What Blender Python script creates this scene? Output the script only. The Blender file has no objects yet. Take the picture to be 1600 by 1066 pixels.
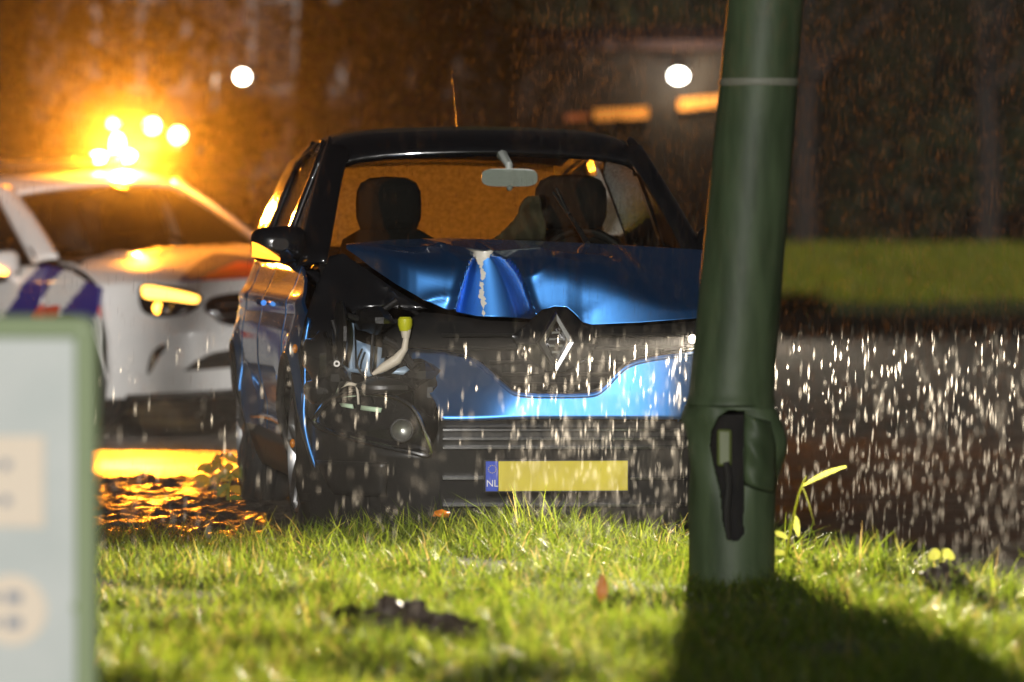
import bpy, math, random
import numpy as np
from mathutils import Vector, Matrix
from mathutils.geometry import delaunay_2d_cdt

random.seed(7)
rng = np.random.default_rng(7)
scene = bpy.context.scene
COL = scene.collection
R = math.radians

# ------------------------------------------------------------------ camera
EYE = 1.15
cam_data = bpy.data.cameras.new("camera")
cam_data.sensor_width = 36.0
cam_data.lens = 198.0
cam_data.clip_start = 0.1
cam_data.clip_end = 600.0
cam_data.dof.use_dof = True
cam_data.dof.focus_distance = 20.9
cam_data.dof.aperture_fstop = 2.8
cam = bpy.data.objects.new("camera", cam_data)
cam.location = (0, 0, EYE)
cam.rotation_euler = (R(90 - 1.061), 0, 0)
COL.objects.link(cam)
scene.camera = cam

# ------------------------------------------------------------------ night sky
SUN_EL, SUN_AZ = 9.0, -5.0          # the light that falls on the scene from behind the camera
world = bpy.data.worlds.new("World")
scene.world = world
world.use_nodes = True
wn = world.node_tree.nodes
wn.clear()
sky = wn.new("ShaderNodeTexSky")
sky.sky_type = 'NISHITA'
sky.sun_disc = False
sky.sun_elevation = R(SUN_EL)
sky.sun_rotation = R(180 + SUN_AZ)
bg = wn.new("ShaderNodeBackground")
bg.inputs["Strength"].default_value = 0.0016
wo = wn.new("ShaderNodeOutputWorld")
world.node_tree.links.new(sky.outputs[0], bg.inputs[0])
world.node_tree.links.new(bg.outputs[0], wo.inputs[0])

sun_data = bpy.data.lights.new("sun", 'SUN')
sun_data.energy = 2.6
sun_data.angle = R(0.8)
sun_data.color = (1.0, 0.97, 0.93)
sun = bpy.data.objects.new("sun", sun_data)
d = Vector((math.sin(R(-SUN_AZ)), math.cos(R(SUN_AZ)), -math.tan(R(SUN_EL))))
sun.rotation_euler = d.to_track_quat('-Z', 'Y').to_euler()
sun.location = (-3, -6, 8)
COL.objects.link(sun)

scene.view_settings.view_transform = 'Standard'
scene.view_settings.look = 'None'
scene.view_settings.exposure = 0.0
scene.view_settings.gamma = 1.0
scene.view_settings.use_curve_mapping = False

scene.render.engine = 'CYCLES'
cy = scene.cycles
cy.use_denoising = True
try:
    cy.denoiser = 'OPENIMAGEDENOISE'
except Exception:
    pass
cy.max_bounces = 8
cy.diffuse_bounces = 2
cy.glossy_bounces = 4
cy.transmission_bounces = 6
cy.transparent_max_bounces = 24
cy.volume_bounces = 0
cy.caustics_reflective = False
cy.caustics_refractive = False
cy.sample_clamp_indirect = 4.0

FPX = 8800.0


def at(px, py, y):
    """a point of the photograph (1600 x 1066) at distance y -> (x, z)"""
    return (px - 800.0) / FPX * y, EYE - (py - 370.0) / FPX * y


# ------------------------------------------------------------------ materials
def mat(name, base=(0.5, 0.5, 0.5), rough=0.5, metal=0.0, coat=0.0, coat_rough=0.03, emit=None, estr=0.0, spec=0.5):
    m = bpy.data.materials.new(name)
    m.use_nodes = True
    b = m.node_tree.nodes["Principled BSDF"]
    b.inputs["Base Color"].default_value = (*base, 1)
    b.inputs["Roughness"].default_value = rough
    b.inputs["Metallic"].default_value = metal
    b.inputs["Coat Weight"].default_value = coat
    b.inputs["Coat Roughness"].default_value = coat_rough
    b.inputs["Specular IOR Level"].default_value = spec
    if emit:
        b.inputs["Emission Color"].default_value = (*emit, 1)
        b.inputs["Emission Strength"].default_value = estr
    return m


def N(m, kind, **kw):
    n = m.node_tree.nodes.new("ShaderNode" + kind)
    for k, v in kw.items():
        if k in n.inputs:
            n.inputs[k].default_value = v
        else:
            setattr(n, k, v)
    return n


def L(m, a, b):
    m.node_tree.links.new(a, b)


def bsdf(m):
    return m.node_tree.nodes["Principled BSDF"]


def noise_colour(m, c1, c2, scale, detail=4, lo=0.35, hi=0.65, coord="Object"):
    tc = N(m, "TexCoord")
    n = N(m, "TexNoise", Scale=scale, Detail=detail)
    L(m, tc.outputs[coord], n.inputs["Vector"])
    r = N(m, "ValToRGB")
    r.color_ramp.elements[0].position = lo
    r.color_ramp.elements[1].position = hi
    r.color_ramp.elements[0].color = (*c1, 1)
    r.color_ramp.elements[1].color = (*c2, 1)
    L(m, n.outputs["Fac"], r.inputs[0])
    L(m, r.outputs[0], bsdf(m).inputs["Base Color"])
    return n, r, tc


def bump(m, scale, strength, dist, detail=3, target="Normal", voronoi=False, coord="Object"):
    tc = N(m, "TexCoord")
    if voronoi:
        n = N(m, "TexVoronoi", Scale=scale)
        L(m, tc.outputs[coord], n.inputs["Vector"])
        mr = N(m, "MapRange")
        mr.inputs[1].default_value = 0.0
        mr.inputs[2].default_value = 0.32
        mr.inputs[3].default_value = 1.0
        mr.inputs[4].default_value = 0.0
        L(m, n.outputs["Distance"], mr.inputs[0])
        out = mr.outputs[0]
    else:
        n = N(m, "TexNoise", Scale=scale, Detail=detail)
        L(m, tc.outputs[coord], n.inputs["Vector"])
        out = n.outputs["Fac"]
    b = N(m, "Bump", Strength=strength, Distance=dist)
    L(m, out, b.inputs["Height"])
    L(m, b.outputs[0], bsdf(m).inputs[target])


M = {}
# blue metallic paint, wet
M['blue'] = mat('blue_paint', (0.08, 0.29, 0.72), 0.43, 0.97, 1.0, 0.04)
bump(M['blue'], 95, 0.25, 0.0012, target="Coat Normal", voronoi=True)
M['gloss_black'] = mat('gloss_black_paint', (0.008, 0.008, 0.009), 0.22, 0, 1.0, 0.04)
bump(M['gloss_black'], 95, 0.25, 0.0012, target="Coat Normal", voronoi=True)
M['plastic'] = mat('black_plastic', (0.014, 0.013, 0.012), 0.38, spec=0.5)
bump(M['plastic'], 70, 0.3, 0.003)
M['dark'] = mat('dark_void', (0.006, 0.005, 0.005), 0.8, spec=0.2)
noise_colour(M['dark'], (0.004, 0.004, 0.004), (0.012, 0.010, 0.009), 8)
M['chrome'] = mat('chrome_trim', (0.75, 0.75, 0.76), 0.12, 1.0)
bump(M['chrome'], 60, 0.15, 0.002)
M['alloy'] = mat('rim_alloy', (0.6, 0.6, 0.6), 0.34, 1.0)
bump(M['alloy'], 60, 0.1, 0.002)
M['rubber'] = mat('tyre_rubber', (0.012, 0.012, 0.012), 0.55)
bump(M['rubber'], 90, 0.3, 0.004)
M['cloth'] = mat('seat_cloth', (0.008, 0.007, 0.007), 0.85, spec=.2)
noise_colour(M['cloth'], (0.006, 0.0055, 0.005), (0.012, 0.011, 0.010), 120)
M['trim_grey'] = mat('mirror_grey', (0.36, 0.38, 0.35), 0.45)
M['head_lining'] = mat('roof_lining', (0.16, 0.155, 0.14), 0.9)
M['yellow'] = mat('plate_yellow', (0.8, 0.66, 0.03), 0.4)
noise_colour(M['yellow'], (0.66, 0.53, 0.035), (0.82, 0.68, 0.04), 9)
M['plate_blue'] = mat('plate_band_blue', (0.02, 0.07, 0.55), 0.4)
M['white'] = mat('white_print', (0.8, 0.8, 0.8), 0.5)
M['pale_blue_metal'] = mat('primer_blue_metal', (0.22, 0.34, 0.48), 0.4, 0.3)
noise_colour(M['pale_blue_metal'], (0.20, 0.31, 0.45), (0.34, 0.43, 0.52), 18)
M['cream'] = mat('cream_plastic', (0.66, 0.58, 0.46), 0.5)
M['yellow_cap'] = mat('yellow_cap', (0.55, 0.55, 0.02), 0.4)
M['aluminium'] = mat('bare_aluminium', (0.5, 0.48, 0.45), 0.35, 0.9)
M['police_white'] = mat('police_white_paint', (0.85, 0.83, 0.80), 0.3, 0, 1.0, 0.04)
M['police_blue'] = mat('police_blue_film', (0.035, 0.03, 0.22), 0.3, 0, 0.6, 0.05)
M['police_red'] = mat('police_red_film', (0.75, 0.06, 0.02), 0.3, 0, 0.6, 0.05)
M['police_letter'] = mat('police_letter_film', (0.10, 0.08, 0.16), 0.4)
M['amber_dark'] = mat('amber_lens_unlit', (0.5, 0.16, 0.01), 0.25)


def emissive(name, col, s):
    m = mat(name, col, 0.4)
    b = bsdf(m)
    b.inputs["Emission Color"].default_value = (*col, 1)
    b.inputs["Emission Strength"].default_value = s
    return m


M['amber_on'] = emissive('amber_lamp_lit', (1.0, 0.42, 0.04), 14)
M['truck_lamp'] = emissive('truck_lamp_lit', (1.0, 0.62, 0.22), 34)
M['amber_soft'] = emissive('amber_repeater_lit', (1.0, 0.38, 0.03), 2.6)
M['beacon_on'] = emissive('beacon_lens_lit', (1.0, 0.55, 0.10), 60)
M['drl'] = emissive('running_light_lit', (1.0, 0.52, 0.08), 5)
M['headlamp_on'] = emissive('headlamp_lit', (1.0, 0.9, 0.74), 9)
M['lamp_white'] = emissive('street_lamp_lit', (1.0, 0.96, 0.84), 26)


def glass_mat(name, tint=(0.9, 0.93, 0.92), veil=0.0, veilcol=(0.5, 0.5, 0.5), bumpy=0.0, gloss_rough=0.02):
    """thin glass sheet: clear pass-through with a Fresnel reflection; veil = part covered in water that scatters light"""
    m = bpy.data.materials.new(name)
    m.use_nodes = True
    nt = m.node_tree
    nt.nodes.clear()
    out = nt.nodes.new("ShaderNodeOutputMaterial")
    tr = nt.nodes.new("ShaderNodeBsdfTransparent")
    tr.inputs[0].default_value = (*tint, 1)
    gl = nt.nodes.new("ShaderNodeBsdfGlossy")
    gl.inputs["Roughness"].default_value = gloss_rough
    fr = nt.nodes.new("ShaderNodeFresnel")
    ge = nt.nodes.new("ShaderNodeNewGeometry")
    ir = nt.nodes.new("ShaderNodeMapRange")
    ir.inputs[3].default_value = 1.45
    ir.inputs[4].default_value = 1 / 1.45
    L(m, ge.outputs["Backfacing"], ir.inputs[0])
    L(m, ir.outputs[0], fr.inputs[0])
    mx = nt.nodes.new("ShaderNodeMixShader")
    L(m, fr.outputs[0], mx.inputs[0])
    L(m, gl.outputs[0], mx.inputs[2])
    tc = nt.nodes.new("ShaderNodeTexCoord")
    if bumpy:
        v = nt.nodes.new("ShaderNodeTexVoronoi")
        v.inputs["Scale"].default_value = 60
        L(m, tc.outputs["Object"], v.inputs["Vector"])
        b = nt.nodes.new("ShaderNodeBump")
        b.inputs["Strength"].default_value = bumpy
        b.inputs["Distance"].default_value = 0.004
        L(m, v.outputs["Distance"], b.inputs["Height"])
        L(m, b.outputs[0], gl.inputs["Normal"])
    if veil > 0:
        tl = nt.nodes.new("ShaderNodeBsdfTranslucent")
        tl.inputs[0].default_value = (*veilcol, 1)
        nz = nt.nodes.new("ShaderNodeTexNoise")
        nz.inputs["Scale"].default_value = 55
        nz.inputs["Detail"].default_value = 5
        L(m, tc.outputs["Object"], nz.inputs["Vector"])
        mr = nt.nodes.new("ShaderNodeMapRange")
        mr.inputs[1].default_value = 0.3
        mr.inputs[2].default_value = 0.7
        mr.inputs[3].default_value = veil * 0.7
        mr.inputs[4].default_value = min(1.0, veil * 1.3)
        L(m, nz.outputs["Fac"], mr.inputs[0])
        m2 = nt.nodes.new("ShaderNodeMixShader")
        L(m, mr.outputs[0], m2.inputs[0])
        L(m, tr.outputs[0], m2.inputs[1])
        L(m, tl.outputs[0], m2.inputs[2])
        L(m, m2.outputs[0], mx.inputs[1])
    else:
        L(m, tr.outputs[0], mx.inputs[1])
    L(m, mx.outputs[0], out.inputs["Surface"])
    return m


M['glass'] = glass_mat('window_glass', (0.76, 0.79, 0.74), veil=.09, veilcol=(.8, .8, .75), bumpy=0.12)
M['police_glass'] = glass_mat('police_window_glass', (0.30, 0.32, 0.31), bumpy=0.08)
M['rear_glass'] = glass_mat('wet_rear_glass', (0.8, 0.8, 0.76), veil=0.45, veilcol=(0.75, 0.72, 0.66), bumpy=0.3)
M['side_glass'] = glass_mat('wet_side_glass', (0.45, 0.47, 0.45), veil=0.12, veilcol=(0.7, 0.7, 0.65), bumpy=0.12)
M['lens'] = glass_mat('lamp_lens', (0.93, 0.95, 0.93), veil=0.05, veilcol=(0.8, 0.8, 0.8), bumpy=0.1)


# ------------------------------------------------------------------ mesh helpers
def tag(o, label=None, cat=None, group=None, kind=None):
    if label:
        o["label"] = label
    if cat:
        o["category"] = cat
    if group:
        o["group"] = group
    if kind:
        o["kind"] = kind
    return o


def empty(name, loc=(0, 0, 0), rz=0.0):
    o = bpy.data.objects.new(name, None)
    o.location = loc
    o.rotation_euler = (0, 0, rz)
    o.empty_display_size = 0.2
    COL.objects.link(o)
    return o


class MB:
    """collects shapes, builds them as one mesh object"""

    def __init__(self):
        self.v, self.f, self.mi = [], [], []

    def add(self, verts, faces, mi=0):
        o = len(self.v)
        self.v += [tuple(p) for p in verts]
        self.f += [tuple(i + o for i in f) for f in faces]
        self.mi += [mi] * len(faces)
        return self

    def box(self, c, s, mi=0, rot=None):
        pts = []
        for dx in (-.5, .5):
            for dy in (-.5, .5):
                for dz in (-.5, .5):
                    p = Vector((dx * s[0], dy * s[1], dz * s[2]))
                    if rot is not None:
                        p = rot @ p
                    pts.append(p + Vector(c))
        return self.add(pts, [(0, 1, 3, 2), (4, 6, 7, 5), (0, 4, 5, 1), (2, 3, 7, 6), (0, 2, 6, 4), (1, 5, 7, 3)], mi)

    def tube(self, pts, r, n=8, mi=0, cap=True):
        pts = [Vector(p) for p in pts]
        rs = r if isinstance(r, (list, tuple)) else [r] * len(pts)
        rings = []
        prev = None
        for i, p in enumerate(pts):
            a = pts[max(0, i - 1)]
            b = pts[min(len(pts) - 1, i + 1)]
            t = (b - a)
            t = t.normalized() if t.length > 1e-9 else Vector((0, 0, 1))
            if prev is None:
                ref = Vector((0, 0, 1)) if abs(t.z) < 0.9 else Vector((1, 0, 0))
                nrm = t.cross(ref).normalized()
            else:
                nrm = (prev - t * prev.dot(t))
                nrm = nrm.normalized() if nrm.length > 1e-6 else t.orthogonal().normalized()
            prev = nrm
            bn = t.cross(nrm)
            rings.append([p + (nrm * math.cos(2 * math.pi * k / n) + bn * math.sin(2 * math.pi * k / n)) * rs[i] for k in range(n)])
        V = [q for rg in rings for q in rg]
        F = []
        for i in range(len(rings) - 1):
            for k in range(n):
                k2 = (k + 1) % n
                F.append((i * n + k, i * n + k2, (i + 1) * n + k2, (i + 1) * n + k))
        if cap:
            F.append(tuple(range(n - 1, -1, -1)))
            F.append(tuple((len(rings) - 1) * n + k for k in range(n)))
        return self.add(V, F, mi)

    def grid(self, rows, mi=0, flip=False, mifun=None):
        nr, nc = len(rows), len(rows[0])
        V = [p for r in rows for p in r]
        F, MI = [], []
        for i in range(nr - 1):
            for j in range(nc - 1):
                a, b, c, d_ = i * nc + j, i * nc + j + 1, (i + 1) * nc + j + 1, (i + 1) * nc + j
                F.append((a, d_, c, b) if flip else (a, b, c, d_))
                if mifun:
                    cc = (Vector(V[a]) + Vector(V[b]) + Vector(V[c]) + Vector(V[d_])) / 4
                    MI.append(mifun(cc))
        self.add(V, F, mi)
        if mifun:
            self.mi[-len(F):] = MI
        return self

    def lathe(self, prof, c, axis='x', n=40, mi=0, sweep=2 * math.pi):
        """profile of (along axis, radius)"""
        V, F = [], []
        full = sweep > 6.28
        m_ = n if full else n + 1
        for (a, r) in prof:
            for k in range(m_):
                t = sweep * k / n
                co, si = math.cos(t) * r, math.sin(t) * r
                if axis == 'x':
                    p = (c[0] + a, c[1] + co, c[2] + si)
                elif axis == 'y':
                    p = (c[0] + co, c[1] + a, c[2] + si)
                else:
                    p = (c[0] + co, c[1] + si, c[2] + a)
                V.append(p)
        for i in range(len(prof) - 1):
            for k in range(n):
                k2 = (k + 1) % m_
                F.append((i * m_ + k, i * m_ + k2, (i + 1) * m_ + k2, (i + 1) * m_ + k))
        return self.add(V, F, mi)

    def ball(self, c, r, n=12, mi=0, sc=(1, 1, 1)):
        prof_n = n // 2
        V, F = [], []
        for i in range(prof_n + 1):
            th = math.pi * i / prof_n
            for k in range(n):
                ph = 2 * math.pi * k / n
                V.append((c[0] + r * sc[0] * math.sin(th) * math.cos(ph), c[1] + r * sc[1] * math.sin(th) * math.sin(ph), c[2] + r * sc[2] * math.cos(th)))
        for i in range(prof_n):
            for k in range(n):
                F.append((i * n + k, (i + 1) * n + k, (i + 1) * n + (k + 1) % n, i * n + (k + 1) % n))
        return self.add(V, F, mi)

    def build(self, name, mats, parent=None, smooth=True, angle=38, solid=0.0, solid_off=-1.0, bevel=0.0, subsurf=0):
        me = bpy.data.meshes.new(name)
        me.from_pydata(self.v, [], self.f)
        if not isinstance(mats, (list, tuple)):
            mats = [mats]
        for m in mats:
            me.materials.append(m)
        if len(mats) > 1:
            me.polygons.foreach_set("material_index", self.mi)
        if smooth:
            me.shade_smooth()
            me.set_sharp_from_angle(angle=R(angle))
        me.update()
        o = bpy.data.objects.new(name, me)
        COL.objects.link(o)
        if parent is not None:
            o.parent = parent
        if subsurf:
            md = o.modifiers.new("subdivision", 'SUBSURF')
            md.levels = md.render_levels = subsurf
        if solid:
            md = o.modifiers.new("thickness", 'SOLIDIFY')
            md.thickness = solid
            md.offset = solid_off
        if bevel:
            md = o.modifiers.new("bevel", 'BEVEL')
            md.width = bevel
            md.segments = 3
            md.limit_method = 'ANGLE'
        return o


def lerp_poly(pts, x):
    xs = [p[0] for p in pts]
    ys = [p[1] for p in pts]
    return float(np.interp(x, xs, ys))


def catmull(pts, n=6, closed=False):
    P = [np.array(p, float) for p in pts]
    out = []
    m = len(P)
    rngi = range(m) if closed else range(m - 1)
    for i in rngi:
        if closed:
            p0, p1, p2, p3 = P[(i - 1) % m], P[i], P[(i + 1) % m], P[(i + 2) % m]
        else:
            p0, p1, p2, p3 = P[max(0, i - 1)], P[i], P[i + 1], P[min(m - 1, i + 2)]
        for k in range(n):
            t = k / n
            out.append(0.5 * ((2 * p1) + (-p0 + p2) * t + (2 * p0 - 5 * p1 + 4 * p2 - p3) * t * t + (-p0 + 3 * p1 - 3 * p2 + p3) * t ** 3))
    if not closed:
        out.append(P[-1])
    return [tuple(p) for p in out]


def inside(poly, x, y):
    c = False
    n = len(poly)
    j = n - 1
    for i in range(n):
        xi, yi = poly[i]
        xj, yj = poly[j]
        if (yi > y) != (yj > y) and x < (xj - xi) * (y - yi) / (yj - yi + 1e-12) + xi:
            c = not c
        j = i
    return c


def patch2d(poly, step):
    """triangulate a polygon with inner points -> 2-D verts and faces"""
    B = []
    n = len(poly)
    for i in range(n):
        a, b = np.array(poly[i]), np.array(poly[(i + 1) % n])
        k = max(1, int(np.linalg.norm(b - a) / step))
        for j in range(k):
            B.append(tuple(a + (b - a) * j / k))
    nb = len(B)
    xs = [p[0] for p in B]
    ys = [p[1] for p in B]
    Ba = np.array(B)
    pts = list(B)
    x = min(xs) + step * .5
    while x < max(xs):
        y = min(ys) + step * .5
        while y < max(ys):
            if inside(B, x, y) and np.min(np.hypot(Ba[:, 0] - x, Ba[:, 1] - y)) > step * .45:
                pts.append((x, y))
            y += step
        x += step
    r = delaunay_2d_cdt([Vector(p) for p in pts], [(i, (i + 1) % nb) for i in range(nb)], [], 1, 1e-6)
    return [tuple(v) for v in r[0]], [tuple(f) for f in r[2]]


def skin(mb, poly, fun, step=0.03, mi=0, flip=False):
    """polygon laid on a surface: fun(a, b) -> 3-D point"""
    v, f = patch2d(poly, step)
    if flip:
        f = [tuple(reversed(t)) for t in f]
    mb.add([fun(a, b) for a, b in v], f, mi)
    return mb


def text_mesh(name, body, size, mt, parent, matrix, extrude=0.001, sx=1.0):
    cu = bpy.data.curves.new(name, 'FONT')
    cu.body = body
    cu.size = size
    cu.extrude = extrude
    cu.align_x = 'CENTER'
    cu.align_y = 'CENTER'
    tmp = bpy.data.objects.new(name, cu)
    COL.objects.link(tmp)
    dg = bpy.context.evaluated_depsgraph_get()
    me = bpy.data.meshes.new_from_object(tmp.evaluated_get(dg))
    bpy.data.objects.remove(tmp)
    bpy.data.curves.remove(cu)
    me.name = name
    me.materials.clear()
    me.materials.append(mt)
    me.transform(Matrix.Diagonal((sx, 1, 1, 1)))
    o = bpy.data.objects.new(name, me)
    COL.objects.link(o)
    o.parent = parent
    o.matrix_local = matrix
    return o


# ------------------------------------------------------------------ ground
GRASS_EDGE = [(-4.0, 20.3), (-2.6, 20.4), (-1.6, 20.3), (-.8, 20.45), (0, 20.4), (.5, 20.25), (.78, 19.7), (1.0, 19.1), (1.3, 18.3), (1.65, 17.4), (2.2, 16.2), (3.2, 14.5), (4.5, 13.0)]


def asphalt_mat(name, c1, c2, r_lo, r_hi, bstr, scale=1.0):
    m = mat(name, c1, 0.3)
    noise_colour(m, c1, c2, 3.0 * scale, 8)
    tc = N(m, "TexCoord")
    n = N(m, "TexNoise", Scale=0.9 * scale, Detail=5)
    L(m, tc.outputs["Object"], n.inputs["Vector"])
    mr = N(m, "MapRange")
    mr.inputs[1].default_value = 0.38
    mr.inputs[2].default_value = 0.62
    mr.inputs[3].default_value = r_lo
    mr.inputs[4].default_value = r_hi
    L(m, n.outputs["Fac"], mr.inputs[0])
    L(m, mr.outputs[0], bsdf(m).inputs["Roughness"])
    bump(m, 55 * scale, bstr, 0.012, 6)
    return m


M['asphalt'] = asphalt_mat('wet_asphalt', (0.014, 0.012, 0.011), (0.034, 0.030, 0.027), 0.30, 0.52, 0.8)
M['gravel'] = asphalt_mat('wet_gravel', (0.022, 0.016, 0.010), (0.07, 0.052, 0.034), 0.30, 0.65, 1.0, 2.6)
M['soil'] = mat('dark_soil', (0.03, 0.03, 0.012), 0.85)
noise_colour(M['soil'], (0.016, 0.022, 0.008), (0.035, 0.045, 0.014), 7)

mb = MB()
xs = np.linspace(-58, 58, 30)
ys = np.concatenate([np.linspace(-14, 12, 6), np.linspace(13, 60, 40), np.linspace(63, 128, 14)])
mb.grid([[(x, y, 0.0) for x in xs] for y in ys])
tag(mb.build("road", M['asphalt']), kind="structure")

# gravel verge left of the car, between the asphalt and the grass
mb = MB()
rows = []
for y in np.linspace(19.9, 26.6, 150):
    row = []
    for x in np.linspace(-5.2, -0.2, 110):
        e = min(1.0, (26.6 - y) / .25) * min(1.0, (-0.2 - x) / .3)
        h = 0.012 + 0.030 * e * (0.5 + 0.5 * math.sin(x * 23 + 3 * math.sin(y * 9)) * math.sin(y * 27 + 2 * math.sin(x * 13))) * (0.4 + random.random())
        row.append((x, y + .12 * math.sin(x * 5) * (y > 26), h if e > 0.02 else -.004))
    rows.append(row)
mb.grid(rows)
tag(mb.build("gravel_verge", M['gravel']), kind="structure")

# soil sheet under the grass
mb = MB()
rows = []
for x in np.linspace(-4.5, 4.4, 80):
    e = lerp_poly(GRASS_EDGE, x)
    rows.append([(x, 9.0 + (e - 9.0) * t, (0.05 + .015 * math.sin(x * 4 + t * 17)) * min(1, (1 - t) * 14) - .005) for t in np.linspace(0, 1, 50)])
mb.grid(rows, flip=True)
tag(mb.build("lawn_soil", M['soil']), kind="structure")

# bank of grass beyond the road
M['bank'] = mat('bank_grass', (0.05, 0.07, 0.012), 0.8)
noise_colour(M['bank'], (0.055, 0.08, 0.012), (0.10, 0.115, 0.018), 0.7, 6)
bump(M['bank'], 6, 1.0, 0.15, 5)
mb = MB()
rows = []
for x in np.linspace(-50, 50, 160):
    row = []
    for t in np.linspace(0, 1, 26):
        y = 84 + 22 * t
        z = 0.92 * (1 - (1 - t) ** 1.7) + .05 * math.sin(x * 1.7 + 7 * t) * t * (1 - t) * 4 + .06 * random.random() * t * (1 - t)
        row.append((x, y, z - .01))
    rows.append(row)
mb.grid(rows, flip=True)
tag(mb.build("grass_bank", M['bank']), kind="structure")


# ------------------------------------------------------------------ grass blades
def grass_mat(name, c1, c2, trans=0.5):
    m = bpy.data.materials.new(name)
    m.use_nodes = True
    nt = m.node_tree
    nt.nodes.clear()
    out = nt.nodes.new("ShaderNodeOutputMaterial")
    at_ = nt.nodes.new("ShaderNodeAttribute")
    at_.attribute_name = "tint"
    rp = nt.nodes.new("ShaderNodeValToRGB")
    rp.color_ramp.elements[0].color = (*c1, 1)
    rp.color_ramp.elements[1].color = (*c2, 1)
    e = rp.color_ramp.elements.new(0.88)
    e.color = (*c2, 1)
    rp.color_ramp.elements[2].color = (0.22, 0.17, 0.05, 1)
    L(m, at_.outputs["Fac"], rp.inputs[0])
    df = nt.nodes.new("ShaderNodeBsdfDiffuse")
    tl = nt.nodes.new("ShaderNodeBsdfTranslucent")
    gl = nt.nodes.new("ShaderNodeBsdfGlossy")
    gl.inputs["Roughness"].default_value = 0.4
    gl.inputs["Color"].default_value = (0.8, 0.8, 0.7, 1)
    hs = nt.nodes.new("ShaderNodeHueSaturation")
    hs.inputs["Value"].default_value = 3.7
    hs.inputs["Hue"].default_value = 0.477
    L(m, rp.outputs[0], hs.inputs["Color"])
    L(m, rp.outputs[0], df.inputs[0])
    L(m, hs.outputs[0], tl.inputs[0])
    m1 = nt.nodes.new("ShaderNodeMixShader")
    m1.inputs[0].default_value = trans
    L(m, df.outputs[0], m1.inputs[1])
    L(m, tl.outputs[0], m1.inputs[2])
    fr = nt.nodes.new("ShaderNodeFresnel")
    fr.inputs[0].default_value = 1.33
    m2 = nt.nodes.new("ShaderNodeMixShader")
    fs = nt.nodes.new("ShaderNodeMath")
    fs.operation = 'MULTIPLY'
    fs.inputs[1].default_value = .3
    L(m, fr.outputs[0], fs.inputs[0])
    L(m, fs.outputs[0], m2.inputs[0])
    L(m, m1.outputs[0], m2.inputs[1])
    L(m, gl.outputs[0], m2.inputs[2])
    L(m, m2.outputs[0], out.inputs["Surface"])
    return m


M['grass'] = grass_mat('grass_blade', (0.030, 0.062, 0.005), (0.085, 0.125, 0.009), 0.65)


def blades(name, x, y, z0, h, w, lean, material, seg=3):
    n = len(x)
    az = rng.uniform(0, 2 * np.pi, n)
    face = rng.uniform(0, np.pi, n)
    nv = seg * 2 + 1
    V = np.zeros((n, nv, 3))
    for s in range(seg + 1):
        t = s / seg
        off = lean * h * (t ** 1.8)
        cx = x + np.cos(az) * off
        cy_ = y + np.sin(az) * off
        cz = z0 + h * (t - 0.35 * lean * t * t)
        ww = w * (1 - t ** 1.4) * 0.5
        if s < seg:
            V[:, 2 * s, 0] = cx - np.cos(face) * ww
            V[:, 2 * s, 1] = cy_ - np.sin(face) * ww
            V[:, 2 * s + 1, 0] = cx + np.cos(face) * ww
            V[:, 2 * s + 1, 1] = cy_ + np.sin(face) * ww
            V[:, 2 * s, 2] = V[:, 2 * s + 1, 2] = cz
        else:
            V[:, 2 * s, 0], V[:, 2 * s, 1], V[:, 2 * s, 2] = cx, cy_, cz
    tri = []
    for s in range(seg - 1):
        tri += [(2 * s, 2 * s + 1, 2 * s + 3), (2 * s, 2 * s + 3, 2 * s + 2)]
    tri.append((2 * seg - 2, 2 * seg - 1, 2 * seg))
    tri = np.array(tri)
    F = (np.arange(n)[:, None, None] * nv + tri[None]).reshape(-1, 3)
    me = bpy.data.meshes.new(name)
    me.vertices.add(n * nv)
    me.vertices.foreach_set("co", V.reshape(-1).astype(np.float32))
    me.loops.add(F.size)
    me.loops.foreach_set("vertex_index", F.reshape(-1).astype(np.int32))
    me.polygons.add(len(F))
    me.polygons.foreach_set("loop_start", np.arange(0, F.size, 3, dtype=np.int32))
    a = me.attributes.new("tint", 'FLOAT', 'POINT')
    a.data.foreach_set("value", np.repeat(rng.uniform(0, 1, n), nv).astype(np.float32))
    me.update()
    me.validate()
    me.materials.append(material)
    o = bpy.data.objects.new(name, me)
    COL.objects.link(o)
    return o


def clump(x, y):
    return 0.5 + 0.25 * np.sin(x * 7.1 + 2.0 * np.sin(y * 3.3)) + 0.25 * np.sin(y * 6.3 + 1.7 * np.sin(x * 5.2) + 1.0)


POLE = (0.705, 18.1)
DARK_CLODS = [(-0.33, 15.62, .22), (0.0, 0.0, 0.0)]
n = 290000
gx = rng.uniform(-4.0, 3.4, n)
gy = rng.uniform(11.6, 20.5, n)
vis = np.abs(gx) < gy * 0.165
edge = np.interp(gx, [p[0] for p in GRASS_EDGE], [p[1] for p in GRASS_EDGE]) + .05 * np.sin(gx * 31) + .04 * np.sin(gx * 13)
cl = clump(gx, gy)
big = 0.5 + 0.5 * np.sin(gx * 2.3 + 1.9 * np.sin(gy * 1.7)) * np.sin(gy * 2.9 + 1.3 * np.sin(gx * 3.1 + .6))
keep = vis & (gy < edge) & (np.hypot(gx - POLE[0], gy - POLE[1]) > .16) & (rng.uniform(0, 1, n) < 0.22 + 0.65 * cl + .3 * big)
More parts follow.
